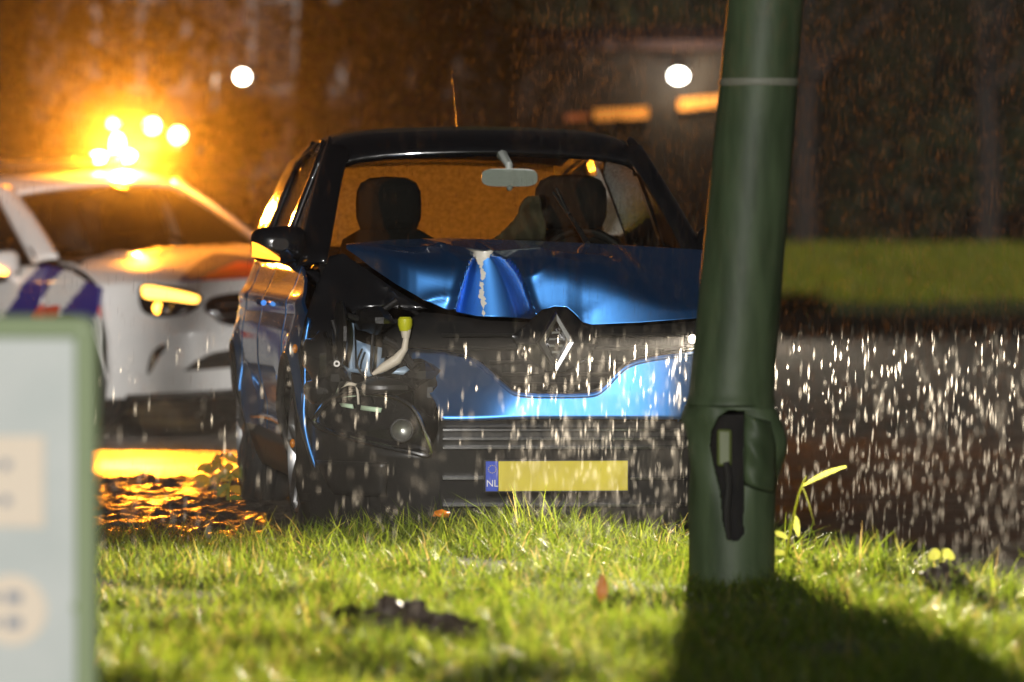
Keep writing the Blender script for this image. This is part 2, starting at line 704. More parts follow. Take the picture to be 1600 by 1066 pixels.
# bare, dark patch in front
keep &= ~((np.hypot((gx + 0.36) / .24, (gy - 15.45) / .22) < 1) & (rng.uniform(0, 1, n) < .75))
gx, gy, cl, big = gx[keep], gy[keep], cl[keep], big[keep]
nearpost = np.exp(-((gx - POLE[0]) / .22) ** 2 - ((gy - POLE[1] + .3) / .35) ** 2)
tall = np.exp(-((gx + .12) / .38) ** 2 - ((gy - 20.1) / .5) ** 2)
left = np.clip((-.3 - gx) / 1.0, 0, 1)
gh = rng.uniform(.045, .125, len(gx)) * (0.45 + 1.05 * cl) * (1 - .25 * left) * (.7 + .6 * big) * (1 - .65 * nearpost) + tall * rng.uniform(0.0, .14, len(gx))
gw = rng.uniform(.004, .0095, len(gx))
o = blades("grass", gx, gy, 0.03 + np.zeros(len(gx)), gh, gw, rng.uniform(.15, 1.15, len(gx)), M['grass'])
tag(o, "wet ragged green grass of the verge in front of the crashed car", "grass", kind="stuff")

# longer stray blades and stalks
n = 1500
gx = rng.uniform(-1.9, 1.9, n)
gy = np.interp(gx, [p[0] for p in GRASS_EDGE], [p[1] for p in GRASS_EDGE]) - np.abs(rng.normal(0, .7, n))
o = blades("tall_grass", gx, gy, 0.02 + np.zeros(n), rng.uniform(.08, .21, n), rng.uniform(.003, .007, n), rng.uniform(.3, 1.2, n), M['grass'], 4)
tag(o, "longer loose blades along the edge of the verge", "grass", kind="stuff")

# sparse grass and moss on the gravel
n = 2600
gx = rng.uniform(-2.6, -0.7, n)
gy = 20.3 + np.abs(rng.normal(0, 1.2, n))
k = (gy < 26.5) & ~((gx > -1.15))
o = blades("gravel_weeds", gx[k], gy[k], 0.02 + np.zeros(k.sum()), rng.uniform(.012, .04, k.sum()), rng.uniform(.004, .008, k.sum()), rng.uniform(.4, 1.2, k.sum()), M['grass'])
tag(o, "thin low weeds growing through the wet gravel", "weeds", kind="stuff")

M['bank_blade'] = grass_mat('bank_blade', (0.11, 0.14, 0.012), (0.22, 0.22, 0.02), .15)
# far bank blades so its top edge is not a ruled line
n = 50000
gx = rng.uniform(-14, 14, n)
gt = rng.uniform(0.1, 1, n)
o = blades("bank_grass", gx, 84 + 22 * gt, 0.92 * (1 - (1 - gt) ** 1.7) - .02, rng.uniform(.08, .26, n), rng.uniform(.03, .08, n), rng.uniform(.1, .8, n), M['bank_blade'], 2)
tag(o, "mown grass covering the bank across the road", "grass", kind="stuff")

# ------------------------------------------------------------------ water: drops on the grass, rain
def water_mat(name, alpha, col=(0.95, 0.95, 0.95)):
    m = bpy.data.materials.new(name)
    m.use_nodes = True
    nt = m.node_tree
    nt.nodes.clear()
    out = nt.nodes.new("ShaderNodeOutputMaterial")
    tr = nt.nodes.new("ShaderNodeBsdfTransparent")
    tl = nt.nodes.new("ShaderNodeBsdfTranslucent")
    df = nt.nodes.new("ShaderNodeBsdfDiffuse")
    tl.inputs[0].default_value = (*col, 1)
    df.inputs[0].default_value = (*[c * .35 for c in col], 1)
    ad = nt.nodes.new("ShaderNodeMixShader")
    ad.inputs[0].default_value = 0.8
    L(m, df.outputs[0], ad.inputs[1])
    L(m, tl.outputs[0], ad.inputs[2])
    mx = nt.nodes.new("ShaderNodeMixShader")
    mx.inputs[0].default_value = alpha
    L(m, tr.outputs[0], mx.inputs[1])
    L(m, ad.outputs[0], mx.inputs[2])
    L(m, mx.outputs[0], out.inputs["Surface"])
    return m


M['drop'] = water_mat('dew_drop', 0.95, (1, .98, .92))
M['rain'] = water_mat('rain_water', 0.048, (1, .95, .88))


def many(name, V, F, material):
    me = bpy.data.meshes.new(name)
    me.vertices.add(len(V))
    me.vertices.foreach_set("co", V.reshape(-1).astype(np.float32))
    me.loops.add(F.size)
    me.loops.foreach_set("vertex_index", F.reshape(-1).astype(np.int32))
    me.polygons.add(len(F))
    me.polygons.foreach_set("loop_start", np.arange(0, F.size, F.shape[1], dtype=np.int32))
    me.polygons.foreach_set("use_smooth", np.ones(len(F), dtype=bool))
    me.update()
    me.validate()
    me.materials.append(material)
    o = bpy.data.objects.new(name, me)
    COL.objects.link(o)
    return o


OCT = np.array([(1, 0, 0), (0, 1, 0), (-1, 0, 0), (0, -1, 0), (0, 0, 1), (0, 0, -1)], float)
OCTF = np.array([(0, 1, 4), (1, 2, 4), (2, 3, 4), (3, 0, 4), (1, 0, 5), (2, 1, 5), (3, 2, 5), (0, 3, 5)])
n = 330
dx = rng.uniform(-1.9, 1.9, n)
dy = rng.uniform(14.2, 20.2, n)
k = (dy < np.interp(dx, [p[0] for p in GRASS_EDGE], [p[1] for p in GRASS_EDGE])) & (np.hypot(dx - POLE[0], dy - POLE[1]) > .2)
dx, dy = dx[k], dy[k]
dz = rng.uniform(.07, .13, len(dx))
dr = rng.uniform(.001, .0028, len(dx))
V = (OCT[None] * dr[:, None, None] + np.stack([dx, dy, dz], 1)[:, None, :])
F = (np.arange(len(dx))[:, None, None] * 6 + OCTF[None]).reshape(-1, 3)
tag(many("water_drops", V.reshape(-1, 3), F, M['drop']), "glinting water drops hanging on the wet grass", "water drops", kind="stuff")

n = 38000
ry = rng.uniform(11.0, 31.0, n)
rx = rng.uniform(-1, 1, n) * ry * .15
rx = np.where(rng.uniform(0, 1, n) < .72, np.abs(rx), rx)      # more drops on the right in place of brighter lit rain there
rz = rng.uniform(.05, 2.3, n)
rl = rng.uniform(.008, .036, n)
rr = rng.uniform(.0010, .0031, n)
V = OCT[None] * np.stack([rr, rr, rl], 1)[:, None, :]
V[:, :, 0] += V[:, :, 2] * .03
V += np.stack([rx, ry, rz], 1)[:, None, :]
F = (np.arange(n)[:, None, None] * 6 + OCTF[None]).reshape(-1, 3)
tag(many("rain", V.reshape(-1, 3), F, M['rain']), "falling rain caught in the headlight", "rain", kind="stuff")


# ------------------------------------------------------------------ cars
def sstep(a, b, x):
    t = min(1.0, max(0.0, (x - a) / (b - a)))
    return t * t * (3 - 2 * t)


class Car:
    """x = to the picture's right, y = backwards from the nose, z = up; everything is parented to one root"""

    def __init__(self, name, x0, y0, yaw, P):
        self.x0, self.y0, self.yaw, self.P = x0, y0, yaw, P
        self.root = empty(name, (x0, y0, 0), yaw)

    def loc(self, px, py, v):
        """local (u, z) of a photo point lying at local depth v"""
        c, s = math.cos(self.yaw), math.sin(self.yaw)
        a = (px - 800.0) / FPX
        u = (a * (self.y0 + c * v) - self.x0 + s * v) / (c - a * s)
        Y = self.y0 + s * u + c * v
        return u, EYE - (py - 370.0) / FPX * Y

    def trace(self, pts, fun, it=4):
        """photo outline -> local (u, z) on the skin y = fun(u, z)"""
        out = []
        for px, py in pts:
            v = .1
            for _ in range(it):
                u, z = self.loc(px, py, v)
                v = fun(u, z)
            out.append((u, z))
        return out

    def g(self, p):
        """greenhouse template -> this car"""
        u, v, z = p
        P = self.P
        v2 = P['gv0'] + (v - 1.12) * P['gk1'] if v < 1.88 else P['gv0'] + .76 * P['gk1'] + (v - 1.88) * P['gk2']
        return (u * P['gu'], v2, z * P['gz'] + P.get('gdz', 0))

    def hw(self, v, z):
        """half width of the body side"""
        P = self.P
        w = P['W'] / 2
        t = max(0, (.85 - v) / .85)
        w -= .15 * t ** 2.4
        t = max(0, (v - (P['len'] - .7)) / .7)
        w -= .12 * t ** 2
        if z < .52:
            w -= .10 * ((.52 - z) / .34) ** 1.5
        if z > .74:
            w -= .085 * ((z - .74) / .30) ** 1.5
        w += .014 * math.exp(-((z - .90) / .03) ** 2)
        for c in (P['af'], P['ar']):      # flared arches
            d_ = math.hypot(v - c, z - P['wr'])
            w += .018 * math.exp(-((d_ - P['arch']) / .05) ** 2)
        if P.get('scoop') and 1.3 < v < P['ar'] - .3:
            w -= .035 * math.exp(-((z - .48) / .10) ** 2) * sstep(1.3, 1.6, v) * (1 - sstep(P['ar'] - .7, P['ar'] - .3, v))
        return w

    def ztop(self, v):
        return lerp_poly(self.P['belt'], v)

    def side(self, name, v0, v1, sgn, mats, mifun=None, zlo=None, solid=.012, parent=None):
        P = self.P
        cols = list(np.linspace(v0, v1, max(4, int((v1 - v0) / .035))))
        for c in (P['af'], P['ar']):
            if v0 < c + P['arch'] and v1 > c - P['arch']:
                cols = [v for v in cols if abs(v - c) > P['arch'] + .004]
                for k in range(25):
                    v = c - P['arch'] * math.cos(math.pi * k / 24)
                    if v0 <= v <= v1:
                        cols.append(v)
                for q in (c - P['arch'] - .003, c + P['arch'] + .003):
                    if v0 <= q <= v1:
                        cols.append(q)
        cols = sorted(cols)
        rows = []
        nz = 30
        for v in cols:
            lo = P['sill'] if zlo is None else zlo
            for c in (P['af'], P['ar']):
                d_ = abs(v - c)
                if d_ <= P['arch'] + .001:
                    lo = max(lo, P['wr'] + math.sqrt(max(0, P['arch'] ** 2 - d_ ** 2)))
            hi = self.ztop(v)
            lo = min(lo, hi - .02)
            rows.append([(sgn * self.hw(v, lo + (hi - lo) * t), v, lo + (hi - lo) * t) for t in np.linspace(0, 1, nz)])
        mb = MB()
        mb.grid(rows, flip=(sgn < 0), mifun=mifun)
        return mb.build(name, mats, parent or self.root, solid=solid, angle=50)

    def wheel(self, v, sgn, spokes=5, twist=0.0):
        P = self.P
        r, w = P['wr'] - .004, .205
        xo = sgn * (P['W'] / 2 - .012)
        mb = MB()
        prof = [(-w / 2 + .03, r * .66), (-w / 2, r * .74), (-w / 2 + .004, r * .9), (-w / 2 + .025, r * .975), (-w / 2 + .05, r), (-.03, r), (-.028, r - .008), (-.02, r - .008), (-.018, r), (.018, r), (.02, r - .008), (.028, r - .008), (.03, r),
                (w / 2 - .05, r), (w / 2 - .025, r * .975), (w / 2 - .004, r * .9), (w / 2, r * .74), (w / 2 - .03, r * .66)]
        mb.lathe(prof, (0, 0, 0), 'x', 56)
        t = mb.build("wheel", M['rubber'], self.root)
        t.location = (xo - sgn * w / 2, v, r + .004)
        t.rotation_euler = (0, 0, twist)
        mb = MB()
        s = sgn
        mb.lathe([(s * .10, r * .70), (s * .106, r * .665), (s * .085, r * .63), (s * .02, r * .60), (s * -.08, r * .62)], (0, 0, 0), 'x', 48)
        for k in range(spokes):
            a = 2 * math.pi * k / spokes + .3
            for da in (-.13, .13):
                p0 = (s * .078, math.cos(a + da * 2.2) * .05, math.sin(a + da * 2.2) * .05)
                p1 = (s * .090, math.cos(a + da * 1.2) * r * .36, math.sin(a + da * 1.2) * r * .36)
                p2 = (s * .094, math.cos(a + da) * r * .655, math.sin(a + da) * r * .655)
                mb.tube([p0, p1, p2], [.02, .016, .013], 8)
        mb.lathe([(s * .10, .0005), (s * .098, .03), (s * .085, .06), (s * .03, .065)], (0, 0, 0), 'x', 24)
        rim = mb.build("rim", M['alloy'], t)
        mb = MB()
        mb.lathe([(s * .0, .0005), (s * .0, r * .56), (s * -.02, r * .58)], (0, 0, 0), 'x', 36)
        mb.build("brake_disc", M['plastic'], t)
        return t

    def greenhouse(self, roof_mat, pillar_mat, glass, rear_glass, side_glass, chrome=None, front_door=(1.27, 2.33), split=2.36, rear_end=3.4):
        g, root = self.g, self.root
        # windscreen
        def ws(s, t, off=0.0):
            b = np.array((.71 * s, 1.12 + .17 * s * s, 1.06 - .02 * s * s))
            h = np.array((.56 * s, 1.88 + .11 * s * s, 1.505 - .025 * s * s))
            p = b * (1 - t) + h * t
            bul = .03 * math.sin(math.pi * t) * (1 - .3 * s * s) + off
            return (p[0], p[1] - bul * .5, p[2] + bul)
        mb = MB()
        mb.grid([[g(ws(s, t)) for s in np.linspace(-1, 1, 25)] for t in np.linspace(0, 1, 14)])
        w = mb.build("windscreen", glass, root, solid=0)
        # dark print band at the top and the cowl
        mb = MB()
        mb.grid([[g((s * .76, v, z)) for s in np.linspace(-1, 1, 17)] for v, z in ((.98, 1.00), (1.08, 1.035), (1.14, 1.035), (1.30, 1.03))])
        mb.build("cowl_panel", M['plastic'], root, solid=.01)
        # side plane of the greenhouse
        def gu(z):
            t = max(0, (z - 1.03) / .50)
            return .80 - .185 * t ** 1.15
        def sideskin(sgn, off=0.0):
            return lambda v, z: g((sgn * (gu(z) + off), v, z))
        for sgn in (-1, 1):
            # A pillar : from windscreen edge round to the side glass
            rows = []
            for t in np.linspace(0, 1.02, 16):
                a = np.array(ws(sgn, t))
                z2 = 1.02 + .475 * t
                v2 = 1.40 + .66 * t ** 1.05
                b_ = np.array((sgn * (gu(z2) + .004), v2, z2))
                mid = (a + b_) / 2 + np.array((sgn * .022, -.035, .018))
                row = []
                for q in np.linspace(0, 1, 7):
                    p = a * (1 - q) ** 2 + 2 * mid * q * (1 - q) + b_ * q * q
                    row.append(g(p))
                rows.append(row)
            mb = MB()
            mb.grid(rows, flip=(sgn > 0))
            mb.build("pillar", pillar_mat, root, solid=.02, solid_off=-1)
            for poly in ([(2.27, 1.05), (2.24, 1.50), (2.36, 1.50), (2.41, 1.05)],
                         [(rear_end - .12, 1.08), (rear_end - .16, 1.42), (2.9, 1.50), (2.9, 1.545), (rear_end + .25, 1.46), (rear_end + .55, 1.10)]):
                mb = MB()
                skin(mb, poly, sideskin(sgn, .002), .06, flip=(sgn > 0))
                # the skin runs (v, z): outside is +u for sgn > 0
                mb.f = [tuple(reversed(f)) for f in mb.f]
                mb.build("pillar", pillar_mat, root, solid=.02, solid_off=0)
            front = [(1.40, 1.02), (1.72, 1.26), (2.06, 1.495), (2.25, 1.505), (2.29, 1.02)]
            rear = [(2.40, 1.02), (2.35, 1.505), (2.9, 1.50), (rear_end - .16, 1.42), (rear_end - .02, 1.10), (rear_end - .05, 1.02)]
            for poly in (front, rear):
                mb = MB()
                skin(mb, poly, sideskin(sgn, -.006), .07, flip=(sgn < 0))
                wd = mb.build("side_window", side_glass, root)
                mb = MB()
                ring = [sideskin(sgn, .006)(*p) for p in catmull(poly, 5, True)]
                mb.tube(ring + [ring[0]], .011, 6, cap=False)
                mb.build("window_frame", chrome or M['gloss_black'], wd)
        # roof
        ztop = [(1.80, 1.500), (1.90, 1.523), (2.0, 1.552), (2.15, 1.58), (2.4, 1.603), (2.7, 1.610), (3.3, 1.585), (3.7, 1.53), (3.85, 1.49)]
        rows = []
        prof = [(0, 0), (.15, -.002), (.3, -.007), (.42, -.014), (.5, -.024), (.55, -.034), (.585, -.046), (.61, -.064), (.622, -.085), (.622, -.105)]
        full = [(-a, b) for a, b in reversed(prof[1:])] + prof
        for v in np.linspace(1.84, 3.85, 34):
            zt = lerp_poly(ztop, v)
            shrink = 1 - .06 * max(0, (v - 2.8) / 1.05) ** 2
            row = []
            for a, b_ in full:
                fr = .12 * (a / .62) ** 2 * max(0, (2.25 - v) / .41)
                row.append(g((a * shrink, v + fr * .9, zt + b_ - .01 * max(0, (2.0 - v) / .16))))
            rows.append(row)
        mb = MB()
        mb.grid(rows)
        rf = mb.build("roof", roof_mat, root, solid=.03, angle=60)
        mb = MB()
        mb.grid([[g((s * .54, v, lerp_poly(ztop, v) - .045 - .03 * s * s)) for s in np.linspace(-1, 1, 9)] for v in np.linspace(1.93, 3.7, 9)], flip=True)
        mb.build("head_lining", M['head_lining'], root)
        # rear window
        mb = MB()
        mb.grid([[g(((.60 - .10 * t) * s, 4.02 - .20 * t - .10 * s * s, 1.10 + .38 * t)) for s in np.linspace(-1, 1, 13)] for t in np.linspace(0, 1, 8)], flip=True)
        mb.build("rear_window", rear_glass, root)
        mb = MB()
        mb.grid([[g((.74 * s, 4.10 - .12 * s * s - .06 * t, .35 + .76 * t)) for s in np.linspace(-1, 1, 13)] for t in np.linspace(0, 1, 8)], flip=True)
        mb.build("tailgate", roof_mat, root, solid=.02)
        return ws

    def interior(self, headrests=True):
        g, root = self.g, self.root
        mb = MB()
        rows = []
        for v, z in ((1.10, .98), (1.2, 1.045), (1.42, 1.05), (1.60, 1.03), (1.70, .97), (1.72, .80)):
            rows.append([g((.74 * s, v + .06 * s * s, z + .03 * math.exp(-((s - .5) / .2) ** 2) * (v > 1.4))) for s in np.linspace(-1, 1, 25)])
        mb.grid(rows)
        mb.build("dashboard", M['plastic'], root, solid=.02)
        mb = MB()
        mb.box(g((0, 2.45, .32)), (1.45, 2.5, .04))
        mb.build("cabin_floor", M['dark'], root)
        # steering wheel
        c = Vector(g((.37, 1.80, 1.005)))
        ring = []
        for k in range(25):
            a = 2 * math.pi * k / 24
            ring.append(c + Vector((.185 * math.cos(a), .185 * math.sin(a) * .42, .185 * math.sin(a) * .9)))
        mb = MB()
        mb.tube(ring, .015, 8, cap=False)
        for a in (0.1, math.pi - .1, -math.pi / 2):
            mb.tube([c + Vector((0, -.03, 0)), c + Vector((.18 * math.cos(a), .18 * math.sin(a) * .42, .18 * math.sin(a) * .9))], .016, 6)
        mb.ball(c + Vector((0, -.02, 0)), .06, 12, sc=(1, .5, .9))
        mb.tube([c + Vector((0, -.03, 0)), c + Vector((0, -.22, -.06))], .03, 8)
        mb.build("steering_wheel", M['plastic'], root)
        for u in (-.36, .39):
            mb = MB()
            rows = []
            for z, v, w, th in ((.50, 2.05, .25, .10), (.62, 2.10, .26, .10), (.85, 2.18, .26, .085), (1.02, 2.25, .24, .075), (1.14, 2.30, .19, .06), (1.18, 2.31, .12, .03)):
                row = []
                for k in range(20):
                    a = 2 * math.pi * k / 20
                    cx = math.copysign(abs(math.cos(a)) ** .6, math.cos(a)) * w
                    cyy = math.copysign(abs(math.sin(a)) ** .7, math.sin(a)) * th
                    row.append(g((u + cx, v + cyy, z)))
                row.append(row[0])
                rows.append(row)
            mb.grid(rows)
            mb.box(g((u, 1.9, .48)), (.5, .5, .16))
            st = mb.build("front_seat", M['cloth'], root, angle=60)
            mb = MB()
            zc = 1.285 if u < 0 else 1.295
            wr_ = .135 if u < 0 else .150
            rows = []
            for z, w, th in ((-.115, .6, .3), (-.105, .86, .75), (-.06, .98, .95), (0, 1.0, 1.0), (.05, .97, .95), (.085, .84, .8), (.105, .55, .5), (.11, .05, .05)):
                row = []
                for k in range(24):
                    a = 2 * math.pi * k / 24
                    cx = math.copysign(abs(math.cos(a)) ** .55, math.cos(a)) * w * wr_
                    cyy = math.copysign(abs(math.sin(a)) ** .7, math.sin(a)) * th * .055
                    row.append(g((u + cx, 2.33 + cyy, zc + z)))
                row.append(row[0])
                rows.append(row)
            mb.grid(rows)
            for q in (-.06, .06):
                mb.tube([g((u + q, 2.32, 1.12)), g((u + q, 2.33, zc))], .008, 6)
            mb.build("headrest", M['cloth'], st, angle=60)
        mb = MB()
        for z0, z1, v, t in ((.5, 1.02, 3.05, .12),):
            mb.box(g((0, v, (z0 + z1) / 2)), (1.2, t, z1 - z0))
        mb.box(g((0, 2.85, .48)), (1.2, .5, .16))
        rs = mb.build("rear_seat", M['cloth'], root, bevel=.04)
        for u in (-.36, .36):
            mb = MB()
            mb.ball(g((u, 3.06, 1.06)), .12, 16, sc=(1, .35, .45))
            mb.build("headrest", M['cloth'], rs)

    def rear_view_mirror(self, ws, mirror_mat):
        g = self.g
        mb = MB()
        c = Vector(g((.055, 1.70, 1.385)))
        rows = []
        for k, (dy, s) in enumerate(((0.0, .9), (.0, 1.0), (.014, 1.0), (.03, .8))):
            row = []
            for q in range(28):
                a = 2 * math.pi * q / 28
                cx = math.copysign(abs(math.cos(a)) ** .45, math.cos(a)) * .112 * s
                cz = math.copysign(abs(math.sin(a)) ** .6, math.sin(a)) * .036 * s
                row.append(c + Vector((cx, dy - .015, cz)))
            row.append(row[0])
            rows.append(row)
        mb.grid(rows, flip=True)
        mb.add([p for p in rows[0][:-1]], [tuple(range(28))])
        mb.add([p for p in rows[-1][:-1]], [tuple(range(27, -1, -1))])
        top = Vector(g(ws(.08, .96)))
        mb.tube([c + Vector((0, .0, 0)), c + Vector((0, .0, .05)), top + Vector((0, .02, -.01))], [.012, .016, .024], 8)
        mb.ball(c + Vector((0, -.018, -.042)), .013, 8)
        mb.build("rear_view_mirror", mirror_mat, self.root, angle=50)


def door_mirror(car, u0, v0, z0, sgn, shell, glow, w=.215, h=.15):
    """door mirror seen from the front: shell, lamp strip along its lower edge, foot"""
    mb = MB()
    rows = []
    for y, s, sq in ((-.085, .30, .8), (-.08, .62, .7), (-.06, .86, .6), (-.02, 1.0, .55), (.03, 1.0, .5), (.06, .97, .5), (.062, .9, .5)):
        row = []
        for k in range(32):
            a = 2 * math.pi * k / 32
            cx = math.copysign(abs(math.cos(a)) ** sq, math.cos(a)) * w / 2 * s
            cz = math.copysign(abs(math.sin(a)) ** sq, math.sin(a)) * h / 2 * s
            if cz > 0:
                cz *= .85 + .15 * (1 + sgn * -cx / (w / 2)) / 2
            row.append((u0 + cx, v0 + y, z0 + cz))
        row.append(row[0])
        rows.append(row)
    mb.grid(rows, flip=True)
    mb.add(rows[0][:-1], [tuple(range(32))])
    mb.add(rows[-1][:-1], [tuple(range(31, -1, -1))])
    m = mb.build("door_mirror", shell, car.root, angle=55)
    mb = MB()
    # lamp strip: lens running round the lower outer corner
    rows = []
    for t in np.linspace(0, 1, 14):
        x = sgn * (w / 2 * (1.02 - 1.0 * t))
        zz0 = -h * (-.06 + .42 * t ** 1.3)
        zz1 = -h * (.34 + .11 * t)
        yb = -.05 - .038 * math.sin(min(1, t * 1.6) * math.pi / 2)
        rows.append([(u0 + x, v0 + yb - .004, z0 + zz0), (u0 + x, v0 + yb - .010, z0 + (zz0 + zz1) / 2), (u0 + x * .99, v0 + yb + .012, z0 + zz1)])
    mb.grid(rows, flip=(sgn > 0))
    mb.build("repeater_lamp", glow, m, solid=.004)
    mb = MB()
    mb.tube([(u0 - sgn * w * .25, v0 + .0, z0 - h * .42), (u0 - sgn * (w * .5), v0 + .02, z0 - h * .75), (u0 - sgn * (w * .5 + .05), v0 + .03, z0 - h * .95)], [.03, .026, .03], 10)
    mb.build("mirror_foot", shell, m)
    return m


# ================================================================== the crashed car
P = dict(W=1.77, len=4.12, af=.86, ar=3.46, wr=.329, arch=.372, sill=.235, gv0=1.12, gk1=1.0, gk2=1.0, gu=1.0, gz=1.0, scoop=True,
         belt=[(.40, .80), (.6, .90), (.9, .985), (1.2, 1.03), (2.0, 1.035), (3.4, 1.05), (4.12, 1.06)])
car = Car("crashed_car", .150, 20.7, R(7.3), P)
root = car.root
tag(root, "wrecked blue car with black roof, its bonnet dented by the lamp post", "car")

for sgn in (-1, 1):
    car.side("front_fender", .47, 1.20, sgn, M['blue'])
    dr = car.side("front_door", 1.206, 2.31, sgn, M['blue'])
    mb = MB()
    mb.tube([(sgn * (car.hw(2.1, .88) + .03), 2.02, .885), (sgn * (car.hw(2.1, .88) + .038), 2.10, .888), (sgn * (car.hw(2.1, .88) + .03), 2.2, .885)], [.012, .016, .012], 8)
    mb.build("handle", M['blue'], dr)
    dr = car.side("rear_door", 2.316, 3.10, sgn, M['blue'])
    car.side("rear_quarter", 3.106, 4.10, sgn, M['blue'])
    # arch mouldings
    for c in (P['af'], P['ar']):
        mb = MB()
        pts = []
        for k in range(33):
            a = math.pi * (-.06 + 1.12 * k / 32)
            v, z = c - P['arch'] * math.cos(a), P['wr'] + P['arch'] * math.sin(a)
            pts.append((sgn * (car.hw(v, z) + .002), v, z))
        mb.tube(pts, .017, 8)
        mb.build("arch_moulding", M['plastic'], root)
        # inner arch
        mb = MB()
        rows = []
        for k in range(25):
            a = math.pi * k / 24
            rows.append([(sgn * uu, c - (P['arch'] - .004) * math.cos(a), P['wr'] + (P['arch'] - .004) * math.sin(a)) for uu in (.46, .60, .74, .855)])
        mb.grid(rows)
        mb.add([(sgn * .46, c - .37 * math.cos(math.pi * k / 24), P['wr'] + .37 * math.sin(math.pi * k / 24)) for k in range(25)] + [(sgn * .46, c - .37, .2), (sgn * .46, c + .37, .2)], [tuple(range(25)) + (26, 25)])
        mb.build("wheel_housing", M['dark'], root)
    # bright sill moulding on the doors
    mb = MB()
    mv = [1.36, 1.5, 1.75, 2.1, 2.5, 2.85, 3.0]
    mb.tube([(sgn * (car.hw(v, .40) + .004), v, .40 + .02 * math.sin((v - 1.36) * 1.9)) for v in mv], .013, 8)
    mb.build("sill_trim", M['chrome'], root)
    mb = MB()
    mb.grid([[(sgn * (car.hw(v, z) + .004), v, z) for z in (.20, .26, .31, .37)] for v in np.linspace(1.25, 3.07, 24)], flip=(sgn < 0))
    mb.build("sill_cladding", M['plastic'], root, solid=.01)
    car.wheel(P['af'], sgn, 5, twist=R(2 * 1))
    car.wheel(P['ar'], sgn, 5)

ws = car.greenhouse(M['gloss_black'], M['gloss_black'], M['glass'], M['rear_glass'], M['side_glass'], chrome=M['gloss_black'])
car.interior()
car.rear_view_mirror(ws, M['trim_grey'])
door_mirror(car, -.885, 1.46, 1.122, -1, M['gloss_black'], M['amber_soft'])
door_mirror(car, .885, 1.46, 1.122, 1, M['gloss_black'], M['amber_dark'])

# underbody, firewall, engine block
mb = MB()
mb.box((0, 2.1, .26), (1.30, 3.5, .10))
mb.build("underbody", M['dark'], root)
mb = MB()
mb.box((0, 1.06, .66), (1.48, .10, .68))
mb.build("firewall", M['dark'], root)
mb = MB()
mb.box((.05, .78, .58), (.62, .34, .40))
mb.box((.05, .76, .795), (.46, .26, .03))
mb.tube([(-.3, .7, .70), (-.1, .62, .74), (.2, .62, .74)], .03, 8)
mb.build("engine", M['plastic'], root, bevel=.02)
mb = MB()
mb.box((.12, .36, .56), (1.0, .05, .46))
mb.build("radiator", M['dark'], root)

# ---- bonnet, folded and stamped by the post
FRONT = [(541, 389), (560, 402), (580, 418), (620, 445), (665, 470), (700, 485), (760, 496), (800, 497), (832, 499), (842, 492), (852, 484), (866, 479), (886, 480), (899, 491), (910, 504), (925, 508), (1000, 504), (1085, 497), (1150, 490), (1195, 474)]
REAR = [(541, 381), (600, 375), (700, 372), (800, 375), (900, 379), (1000, 384), (1095, 390), (1155, 394)]
VF = [(541, 1.06), (558, .82), (580, .52), (610, .36), (650, .30), (700, .285), (760, .275), (830, .265), (910, .235), (1000, .21), (1085, .20), (1150, .28), (1195, .42)]
DU0 = -.185


def bonnet_point(s, t):
    fx = 541 + s * (1195 - 541)
    rx = 541 + s * (1155 - 541)
    vf = sum(lerp_poly(VF, fx + k * 14) for k in range(-3, 4)) / 7
    vr = 1.09 + .10 * ((fx - 868) / 327) ** 2
    vr = max(vr, vf + .02)
    uf, zf = car.loc(fx, lerp_poly(FRONT, fx), vf)
    ur, zr = car.loc(rx, lerp_poly(REAR, rx), vr)
    near = math.exp(-((uf - DU0) / .34) ** 2)
    far = sstep(.15, .55, uf)
    gg = 0
    for k in range(-3, 4):
        q = min(1.0, max(0.0, t + k * .012 * min(1, (1 - t) * 12, t * 8)))
        ga = float(np.interp(q, (0, .55, .80, .90, .955, 1), (0, .13, .24, .35, .47, 1)))
        gb = float(np.interp(q, (0, .6, .9, .97, 1), (0, .45, .75, .86, 1)))
        gg += (ga * (1 - far) + gb * far) / 7
    u = ur + (uf - ur) * t
    v = vr + (vf - vr) * t
    z = zr + (zf - zr) * gg
    # ripples of the buckled sheet
    z += .006 * math.sin(u * 21 + 3 * t) * math.sin(math.pi * t) * (1 - far)
    # shallow swage lines
    z += .010 * math.exp(-((abs(u - .03) - .36) / .03) ** 2) * math.sin(math.pi * min(1, t * 1.1))
    # imprint of the post
    du = u - DU0
    # creases running out from the dent
    rd = math.hypot(du, (z - .93) * 1.3)
    ang = math.atan2(z - .93, du)
    cr = (1 - abs(math.sin(ang * 3.5 + .7 + .8 * math.sin(rd * 9)))) ** 3
    v -= .016 * cr * math.exp(-((rd - .22) / .14) ** 2) * t * (1 - far)
    z += .007 * cr * math.exp(-((rd - .22) / .16) ** 2) * (1 - far) * math.sin(math.pi * t)
    r = .055 + .095 * max(0, (1.075 - z) / .225) ** .65
    vb = .61 - .08 * max(0, (1.075 - z) / .225)
    if abs(du) < r:
        vi = vb - r * .9 + math.sqrt(r * r - du * du)
        wl = sstep(0, .03, r - abs(du))
        if vi > v:
            v = v + (vi - v) * wl
    else:
        lip = math.exp(-((abs(du) - r) / .022) ** 2) * (z < 1.06)
        v -= .022 * lip * (1.2 if du < 0 else .7)
        z += .010 * lip
    return (u, v, z)


